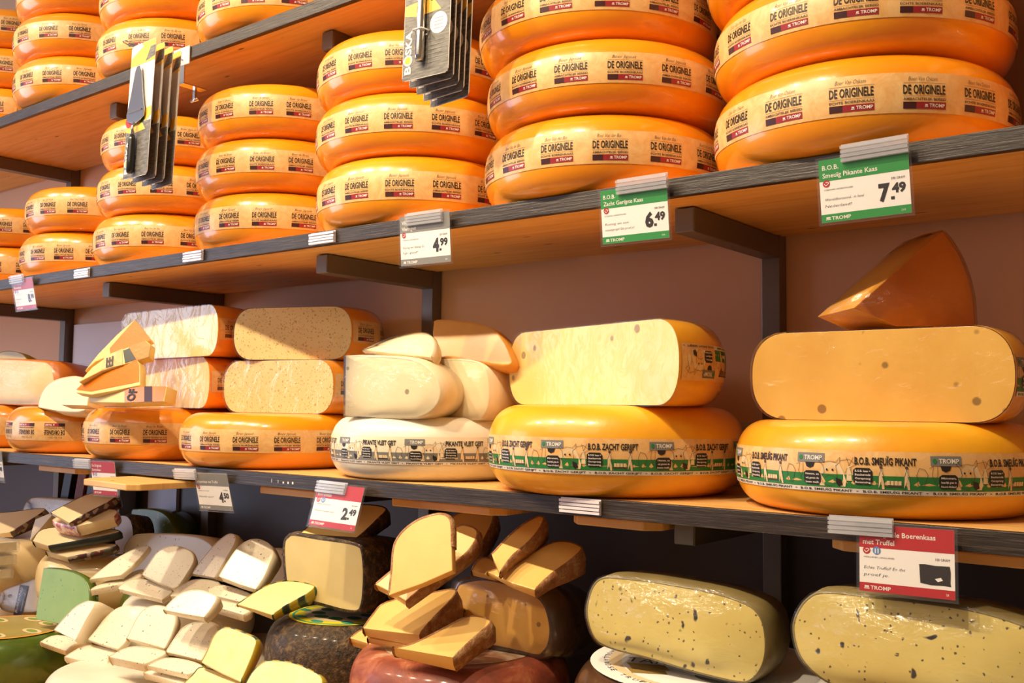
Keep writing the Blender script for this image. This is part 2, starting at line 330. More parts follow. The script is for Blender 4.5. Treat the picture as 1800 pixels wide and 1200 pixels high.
for i in range(4):
    x = PX - i * PS; e = empty('shelf_bracket', (x, W, 0)); tag(e, 'grey square-tube upright with shelf arms, ' + BL[i], 'bracket', 'shelf brackets along the wall')
    b = MB(); b.box((-PW, -PW * .95, -1.4), (0, -.0025, 1.4)); b.build('upright', 'grey_metal', e, .0015)
    for z in (ZT, ZU, ZL):
        zz = z - TH - .0015; b = MB(); b.box((-PW, PA - W + .002, zz - PH), (0, -PW * .95, zz)); a = b.build('arm', 'grey_metal', e, .0015)
        b = MB(); b.box((-PW + .001, PA - W - .001, zz - PH + .001), (-.001, PA - W + .002, zz - .001)); b.build('end_cap', 'end_cap', a, .001)
b = MB(); b.box((X0 + .3, -.45, -.72), (X1 - .3, W - .036, -.66)); tag(b.build('counter_top', 'pine', None, .002), 'wooden counter top under the lowest rows of cheese', 'counter')

# ------------------------------------------------------------------ cheese wheels
WR, WH = .2, .116
def profile(Rw, H, er=.05, e=2.4, n=26):
    P = []
    for i in range(n + 1):
        t_ = -math.pi / 2 + math.pi * i / n; c_, s_ = math.cos(t_), math.sin(t_)
        P.append((Rw - er + er * abs(c_) ** (2 / e), H / 2 + H / 2 * math.copysign(abs(s_) ** (2 / e), s_)))
    return P
def wheel_mesh(name, m, Rw=WR, H=WH, er=.05, dome=.0, seg=96):
    P = profile(Rw, H, er); b = MB(); n = len(P); vs = []
    rings = [(Rw * .4, 0)] + P + [(Rw * .4, H + dome)]
    for r_, z in rings:
        for k in range(seg): a = 2 * math.pi * k / seg; vs.append((r_ * math.cos(a), r_ * math.sin(a), z))
    fs = [(i * seg + k, i * seg + (k + 1) % seg, (i + 1) * seg + (k + 1) % seg, (i + 1) * seg + k) for i in range(len(rings) - 1) for k in range(seg)]
    fs += [tuple(range(seg))[::-1], tuple((len(rings) - 1) * seg + k for k in range(seg))]
    b.add(vs, fs, 0, True); return b.mesh(name, [m])
def band_map(Rw, H, er=.05, th0=0.0):
    P = profile(Rw, H, er, n=80)
    def fn(x, y, off):
        z = max(.001, min(H - .001, y))
        for (r0, z0), (r1, z1) in zip(P[:-1], P[1:]):
            if z0 <= z <= z1: break
        f = (z - z0) / max(1e-9, z1 - z0); r_ = r0 + (r1 - r0) * f; dz = z1 - z0; dr = r1 - r0; L = math.hypot(dz, dr) or 1; r_ += off * dz / L; z -= off * dr / L
        a = th0 + x / Rw; return (r_ * math.cos(a), r_ * math.sin(a), z)
    return fn
def band_mesh(name, sheet, paper, Rw, H, y0, y1, er=.05, arc=None, th0=0.0):
    b = MB(); mats = [paper]; fn = band_map(Rw, H, er, th0); L = arc or 2 * math.pi * Rw; n = int(L / .012); ny = 8
    vs = [fn(L * i / n, y0 + (y1 - y0) * j / ny, .0006) for j in range(ny + 1) for i in range(n + 1)]
    b.add(vs, [(j * (n + 1) + i, j * (n + 1) + i + 1, (j + 1) * (n + 1) + i + 1, (j + 1) * (n + 1) + i) for j in range(ny) for i in range(n)], 0, True)
    sheet.emit(b, lambda x, y, o_: fn(x, y, .0007 + o_), mats, .0002); return b.mesh(name, mats)
def tromp_label(s, x, y, w, who, echt):
    """one printed label, w wide, y is the bottom of the red bar"""
    s.rect(x, y, x + w * .3, y + w * .15, 'maroon', 1, .006); s.rect(x + w * .3, y, x + w, y + w * .15, 'red_print', 1, .006)
    s.text('TROMP', x + w * .60, y + w * .04, w * .37, w * .075, 'white_print', 2, bold=.02)
    s.rect(x + w * .49, y + w * .04, x + w * .57, y + w * .055, 'white_print', 2); s.rect(x + w * .50, y + w * .065, x + w * .56, y + w * .10, 'white_print', 2)
    s.text(echt, x, y + w * .185, w, w * .055, 'ink_soft', 2, bold=.02)
    s.rect(x, y + w * .275, x + w, y + w * .282, 'ink_soft', 2, .006)
    s.text('DE ORIGINELE', x, y + w * .325, w * .985, w * .20, 'ink', 2, bold=.022)
    s.rect(x, y + w * .565, x + w, y + w * .572, 'ink_soft', 2, .006)
    scribble(s, x + w * .12, y + w * .62, w * .68, w * .10, 'ink_soft', who)
BY0, BY1 = .036, .083
def originele_sheet(who, Rw, seed):
    s = Sheet(); rnd = random.Random(seed); p_ = 2 * math.pi * Rw / 15
    for i in range(15):
        jx = rnd.uniform(-.004, .004); tromp_label(s, i * p_ + .012 + jx, BY0 + .0045, .052, who, 'AMBACHTELIJK BEREID' if i % 2 else 'ECHTE BOERENKAAS')
    return s
WHO = ['Boer Jipsuit', 'Boer Van Oskam', 'Boer Van der Bas', 'Boer de Bruin']
WMESH = wheel_mesh('whole_cheese', 'wax_orange'); BANDS = [band_mesh('paper_band', originele_sheet(w_, WR, i), 'paper', WR, WH, BY0, BY1) for i, w_ in enumerate(WHO)]
def wheel(x, y, z, label, group, who=0, rot=0, Rw=WR, H=WH, flip=False):
    o = link('whole_cheese', WMESH); o.location = (x, y, z); o.rotation_euler.z = R(rot); o.scale = (Rw / WR, Rw / WR, H / WH)
    tag(o, label, 'cheese', group); c = link('paper_band', BANDS[who], o)
    if flip: o.rotation_euler.x = math.pi; o.location.z += H
    return o
def stack(x, y, z, hs, where, group, whos, Rw, dxs=None, rots=()):
    zz = z; n_ = len(hs)
    for i, h in enumerate(hs):
        dx, dy = (dxs[i] if dxs else (0, 0)); pos = 'bottom' if i == 0 else ('top' if i == n_ - 1 else ['', 'second', 'third'][i])
        lab = 'orange wheel with paper band, %s one of %s' % (pos, where)
        wheel(x + dx, y + dy, zz, lab, group, whos[i % len(whos)], (rots[i] if i < len(rots) else (i * 53 + int(abs(x) * 700)) % 24) + (i * 5 + len(where)) % 15 * 24, Rw, h); zz += h
GU = 'orange cheese wheels stacked on the middle shelf'; GT = 'orange cheese wheels stacked on the highest shelf'
stack(-.045, .18, ZU, [.12, .116, .116], 'the stack at the right picture edge', GU, [1, 2], .2)
stack(-.467, .168, ZU, [.122, .115, .115], 'the stack above the green 7.49 card', GU, [1, 2, 1], .2, [(0, 0), (-.002, .004), (-.012, 0)], [10.9, 12.2])
stack(-.890, .168, ZU, [.122, .115, .115], 'the stack above the green 6.49 card', GU, [2, 0, 2], .2, [(0, 0), (.003, 0), (-.016, 0)], [6.6, 11.7, 10.6])
stack(-1.318, .172, ZU, [.124, .116, .117], 'the stack above the grey 4.99 card', GU, [0, 0, 1], .197, [(0, 0), (-.006, 0), (-.012, .004)], [4.5, 4.8, 5.7])
stack(-1.745, .19, ZU, [.116, .114, .114], 'the stack between both hanging pack sets', GU, [0, 3, 3], .193, [(0, 0), (-.002, 0), (0, 0)], [9.9, 7, 5])
stack(-2.155, .185, ZU, [.118, .114, .114], 'the stack right behind the slicer packs', GU, [2, 0, 0], .193, [(0, 0), (.01, .0), (.02, 0)], [13, 14.6])
stack(-2.555, .20, ZU, [.118, .116], 'the two above the red 8.98 card', GU, [0, 1], .193, [(0, 0), (.02, 0)], [7.5, 13])
stack(-2.965, .20, ZU, [.116, .112], 'the two leftmost on the middle shelf', GU, [3, 0], .195)
stack(-1.722, .168, ZT, [.12, .116], 'the rightmost pair on the highest shelf', GT, [1, 0], .197, None, [.8])
stack(-2.131, .168, ZT, [.122, .116, .115], 'the highest-shelf stack touching the slicer packs', GT, [3, 0, 1], .199, [(0, 0), (.006, 0), (.01, 0)], [22.1])
stack(-2.553, .168, ZT, [.122, .116, .115], 'the second stack from left, highest shelf', GT, [0, 1, 2], .199, [(0, 0), (-.012, 0), (-.005, 0)], [2.1, 23.3])
stack(-2.972, .17, ZT, [.12, .116, .115], 'the leftmost stack on the highest shelf', GT, [1, 2, 3], .2)
GL = 'whole cheese wheels standing on the lower shelf'
wheel(-1.734, .170, ZL, 'orange banded wheel under the two stacked speckled half cheeses', GL, 0, 6.1 + 240, .198, .112)
wheel(-2.145, .180, ZL, 'orange banded wheel under the loose pile of small wedges', GL, 3, 18.8 + 240, .198, .120)
wheel(-2.552, .190, ZL, 'orange wheel lying upside down with inverted label lettering, on the lower shelf', GL, 1, 200, .198, .118, True)
wheel(-2.965, .200, ZL, 'orange banded wheel at the far left end of the lower shelf', GL, 2, 10, .2, .12)

# bands with drawings
def drawn_sheet(Rw, title, stripe, y0, y1, n, foot, bubbles):
    s = Sheet(); p_ = 2 * math.pi * Rw / n; h = y1 - y0; k = h / 25.
    for i in range(n):
        u = Sheet(); X = lambda a: a * p_ / 100.
        u.rect(0, y0 + 3.2 * k, p_, y0 + 11 * k, stripe, 1, .01)
        u.rect(0, y0 + .4 * k, p_, y0 + 3.0 * k, 'white_print', 1, .01)
        for j in range(2): u.text(foot, X(3 + j * 50), y0 + 1.1 * k, X(42), 1.3 * k, 'ink', 2, bold=.02); u.rect(X(48 + j * 50), y0 + 1.5 * k, X(49.5 + j * 50), y0 + 1.9 * k, 'ink', 2)
        u.rect(X(1), y0 + 17.5 * k, X(24), y0 + 23 * k, 'grey_print', 2, .01); u.text('TROMP', X(7), y0 + 19 * k, X(15), 2.6 * k, 'white_print', 3, bold=.02); u.circle(X(4), y0 + 20.2 * k, X(1.6), 1.5 * k, stripe, 3, 8)
        # cow: body behind the sign, patches, head with muzzle, eyes, horns
        u.poly([(X(20), y0 + 4 * k), (X(19), y0 + 10 * k), (X(22), y0 + 15 * k), (X(28), y0 + 18 * k), (X(36), y0 + 17 * k), (X(39), y0 + 12 * k), (X(41), y0 + 7 * k), (X(40), y0 + 4 * k)], 'cream_print', 2)
        u.line([(X(q[0]), y0 + q[1] * k) for q in [(23, 5), (21, 9), (24, 12), (23, 16), (20, 18), (19, 21), (23, 18), (28, 18.5), (33, 18), (36, 21), (36, 18), (33, 16), (34, 11), (33, 7), (29, 4), (24, 5)]], .00045, 'ink_soft', 3)
        u.line([(X(q[0]), y0 + q[1] * k) for q in [(23, 9), (27, 10.5), (31, 10), (33, 8)]], .0004, 'ink_soft', 3)
        for ex in (26, 30.5): u.circle(X(ex), y0 + 13.5 * k, X(.8), .7 * k, 'ink', 3, 6)
        u.poly([(X(33), y0 + 9 * k), (X(37), y0 + 8 * k), (X(38), y0 + 5 * k), (X(35), y0 + 4 * k), (X(33), y0 + 6 * k)], 'ink', 3)
        u.poly([(X(8), y0 + 17.5 * k), (X(9), y0 + 15 * k), (X(12), y0 + 14 * k), (X(15), y0 + 15 * k), (X(16), y0 + 17.5 * k)], 'ink', 2)
        u.line([(X(q[0]), y0 + q[1] * k) for q in [(0, 16), (3, 17), (2, 12), (4, 8), (6, 12), (6, 17)]], .0004, 'ink_soft', 2)
        u.line([(X(36), y0 + 19 * k), (X(43), y0 + 20 * k), (X(48), y0 + 17 * k), (X(43), y0 + 15 * k)], .0004, 'ink_soft', 2)
        # mill
        u.poly([(X(41), y0 + 7.5 * k), (X(45), y0 + 7.5 * k), (X(44.3), y0 + 16 * k), (X(41.7), y0 + 16 * k)], 'cream_print', 2); u.line([(X(40), y0 + 12 * k), (X(46), y0 + 21 * k)], .0004, 'ink_soft', 3); u.line([(X(41), y0 + 21 * k), (X(45), y0 + 12 * k)], .0004, 'ink_soft', 3)
        # speech bubbles
        def bub(cx, cy, w_, h_, lines):
            u.poly([(X(cx - w_), y0 + (cy - h_ * .7) * k), (X(cx - w_ * .7), y0 + (cy - h_) * k), (X(cx + w_ * .7), y0 + (cy - h_) * k), (X(cx + w_), y0 + (cy - h_ * .6) * k), (X(cx + w_), y0 + (cy + h_ * .6) * k), (X(cx + w_ * .7), y0 + (cy + h_) * k), (X(cx - w_ * .7), y0 + (cy + h_) * k), (X(cx - w_), y0 + (cy + h_ * .7) * k)], 'ink', 3)
            for j_, t_ in enumerate(lines): u.text(t_, X(cx - w_ * .8), y0 + (cy + h_ * .9 - (j_ + 1) * 2 * h_ * .9 / len(lines) + .35) * k, X(w_ * 1.6), 1.15 * k, 'white_print', 4, bold=.02)
        bub(14, 8.5, 7, 4, bubbles[i % 2]); bub(53, 10.5, 7, 4.8, bubbles[2])
        u.text(title, X(47), y0 + 17.3 * k, X(44), 4.1 * k, 'ink', 3, bold=.03)
        # two porters with a barrow of cheeses
        for px_ in (66, 84):
            u.poly([(X(px_ - 2), y0 + 3.5 * k), (X(px_ - 1.8), y0 + 11 * k), (X(px_ - 1), y0 + 15 * k), (X(px_ + 1), y0 + 15 * k), (X(px_ + 1.8), y0 + 11 * k), (X(px_ + 2.6), y0 + 3.5 * k), (X(px_ + .8), y0 + 3.5 * k), (X(px_), y0 + 8 * k)], 'cream_print', 2)
            u.line([(X(px_ - 2), y0 + 3.5 * k), (X(px_ - 1.6), y0 + 11 * k), (X(px_), y0 + 15 * k), (X(px_ + 1.8), y0 + 11 * k), (X(px_ + 2.6), y0 + 3.5 * k)], .0004, 'ink_soft', 3); u.circle(X(px_), y0 + 16 * k, X(1.2), 1 * k, 'ink_soft', 3, 8)
        u.rect(X(69), y0 + 5 * k, X(81), y0 + 5.8 * k, 'ink_soft', 3)
        for j in range(4): u.rect(X(70 + j * 2.7), y0 + 6 * k, X(72.2 + j * 2.7), y0 + 8.4 * k, 'cream_print', 3)
        u.line([(X(91), y0 + 12 * k), (X(93), y0 + 16 * k), (X(97), y0 + 15 * k), (X(99), y0 + 12 * k), (X(96), y0 + 5 * k), (X(92), y0 + 6 * k), (X(91), y0 + 12 * k)], .0005, 'ink_soft', 3)
        s.p += u.shifted(i * p_).p
    return s
def special(x, y, z, Rw, H, er, wm, paper, sheet, y0, y1, label, rot):
    o = link('whole_cheese', wheel_mesh('whole_cheese', wm, Rw, H, er)); o.location = (x, y, z); tag(o, label, 'cheese', GL)
    o.rotation_euler.z = R(rot); link('paper_band', band_mesh('paper_band', sheet, paper, Rw, H, y0, y1, er), o); return o
BUB = [['Mmmm,', 'heerlijk gras in', 'Noord-Holland'], ['Hmmm, en', 'wij geven de', 'beste melk'], ['B.O.B. kaas =', 'Beschermde', 'Oorsprong', 'Benaming']]
BOB1 = drawn_sheet(.2, 'B.O.B. SMEUÏG PIKANT', 'green_print', .032, .083, 8, 'B.O.B. SMEUÏG PIKANT', BUB)
BOB2 = drawn_sheet(.205, 'B.O.B. ZACHT GERIJPT', 'green_print', .036, .088, 8, 'B.O.B. ZACHT GERIJPT', BUB)
VLT = drawn_sheet(.195, 'PIKANTE VLEIT GEIT', 'grey_print', .030, .078, 8, 'PIKANTE VLEIT GEIT', BUB)
special(-.445, .19, ZL, .2, .118, .05, 'wax_yellow', 'paper', BOB1, .032, .083, 'large orange cheese wheel with green cow drawings and lettering band, rightmost on the lower shelf', 31.6)
special(-.866, .165, ZL, .205, .135, .058, 'wax_yellow', 'paper', BOB2, .036, .088, 'tall orange cheese wheel with green cow drawings band, beside the white wheel', 0.5)
special(-1.284, .19, ZL, .195, .112, .048, 'white_rind', 'paper_white', VLT, .030, .078, 'white goat cheese wheel with black and grey drawings band on the lower shelf', 26.8)

# ------------------------------------------------------------------ half cheeses
def plan_ring(Rx, Rp, q, seg, off=0.0):
    """one horizontal ring of a cut wheel: circle of radius Rp + q cut by a straight chord at y = 0"""
    c = math.sqrt(max(0, Rp * Rp - Rx * Rx)); r_ = Rp + q; f = math.asin(min(.999, c / r_)); out = []
    for k in range(seg + 1):
        a = -f + (math.pi + 2 * f) * k / seg; out.append((r_ * math.cos(a), c + r_ * math.sin(a) + off))
    return out
def half(x, y, z, yaw, Rx, Rp, H, er, pm, rm, label, group=None, bandsheet=None, flipband=False, wrap='film'):
    P = profile(1, H, er, n=22); seg = 44; b = MB(); n = seg + 1; vs = []; loopR = []; loopL = []
    for r_, z_ in P:
        rg = plan_ring(Rx, Rp, r_ - 1, seg); vs += [(a, max(0, c), z_) for a, c in rg]; loopR.append((rg[0][0], z_)); loopL.append((rg[-1][0], z_))
    fs = [(i * n + k, i * n + k + 1, (i + 1) * n + k + 1, (i + 1) * n + k) for i in range(len(P) - 1) for k in range(seg)]
    fs += [tuple(range(n))[::-1], tuple((len(P) - 1) * n + k for k in range(n))]; b.add(vs, fs, 0, True)
    e = b.build('cut_cheese', rm); e.location = (x, y, z); e.rotation_euler.z = R(yaw); tag(e, label, 'cheese', group)
    f = MB(); pts = [(x_ - .0006, -.0009, H / 2 + (z_ - H / 2) * .99) for x_, z_ in loopR] + [(x_ + .0006, -.0009, H / 2 + (z_ - H / 2) * .99) for x_, z_ in loopL[::-1]]; m_ = len(pts)
    f.add(pts + [(a, .004, c) for a, _, c in pts], [tuple(range(m_)), tuple(range(m_, 2 * m_))[::-1]] + [((i + 1) % m_, i, i + m_, (i + 1) % m_ + m_) for i in range(m_)]); f.build('cut_face', pm, e, .0003)['label'] = 'smooth cut face'
    if bandsheet:
        sh, paper, y0, y1 = bandsheet; sh = part_sheet(sh, math.pi * Rp * .6); c_ = math.sqrt(max(0, Rp * Rp - Rx * Rx)); L = math.pi * Rp * .6
        c = link('paper_band', band_mesh('paper_band', sh, paper, Rp, H, y0, y1, er, L, 0), e); c.location = (0, c_, 0); c.rotation_euler.z = -math.asin(c_ / Rp) + .02
        if flipband: c.rotation_euler = (math.pi, 0, L / Rp - math.asin(c_ / Rp) + .02); c.location.z = H
    if wrap:
        w_ = MB(); P2 = profile(1, H, er, n=14); vs = []; seg2 = 28; n2 = seg2 + 1; lp = []
        for r_, z_ in P2:
            rg = plan_ring(Rx, Rp, r_ - 1 + .0022, seg2, -.0034); vs += [(a, c, H / 2 + (z_ - H / 2) * 1.015) for a, c in rg]; lp.append((rg[0][0], H / 2 + (z_ - H / 2) * 1.015))
        w_.add(vs, [(i * n2 + k, i * n2 + k + 1, (i + 1) * n2 + k + 1, (i + 1) * n2 + k) for i in range(len(P2) - 1) for k in range(seg2)], 0, True)
        mm = 24; grid = [(xa * (-1 + 2 * j / mm), -.0034, za) for xa, za in lp for j in range(mm + 1)]
        w_.add(grid, [(i * (mm + 1) + j, i * (mm + 1) + j + 1, (i + 1) * (mm + 1) + j + 1, (i + 1) * (mm + 1) + j) for i in range(len(lp) - 1) for j in range(mm)], 0, True); w_.build('plastic_wrap', wrap, e)
    return e
def part_sheet(sh, L):
    q = Sheet(); q.p = [p_ for p_ in sh.p if max(v[0] for v in p_[0]) < L]; return q
HS = originele_sheet(WHO[0], WR, 5)
half(-.425, .085, ZL + .118, .5, .166, .172, .118, .05, 'gouda_deep', 'wax_yellow', 'half cheese with round eyes under film, standing on the rightmost lower shelf wheel', 'half cheeses with eyes on the lower shelf', (part_sheet(BOB1, .45), 'paper', .032, .083))
half(-.872, .085, ZL + .135, -18.3, .215, .215, .124, .05, 'gouda', 'wax_yellow', 'pale yellow half cheese with round eyes, standing on the tall wheel beside the white cheeses', 'half cheeses with eyes on the lower shelf', (part_sheet(BOB2, .6), 'paper', .036, .088), True)
GS = 'half cheeses stacked in pairs on the lower shelf'
half(-1.690, .135, ZL + .112, 9.5, .152, .166, .112, .042, 'herb', 'wax_orange', 'finely speckled half cheese, lower of the pair beside the white cheeses', GS, (part_sheet(HS, .44), 'paper', BY0, BY1), False, 'film_loose')
half(-1.665, .150, ZL + .225, 20, .142, .160, .112, .042, 'herb', 'wax_orange', 'finely speckled half cheese, upper of the pair beside the white cheeses', GS, (part_sheet(HS, .40), 'paper', BY0, BY1))
half(-2.075, .120, ZL + .120, -7, .205, .21, .114, .042, 'yellow', 'wax_orange', 'glossy wrapped half cheese, lower of the pair behind the loose pile of wedges', GS, (part_sheet(HS, .6), 'paper', BY0, BY1), False, 'film_loose')
half(-2.045, .095, ZL + .2345, -3, .215, .215, .113, .042, 'yellow', 'wax_orange', 'glossy wrapped half cheese, upper of the pair behind the loose pile of wedges', GS, (part_sheet(HS, .65), 'paper', BY0, BY1), False, 'film_loose')
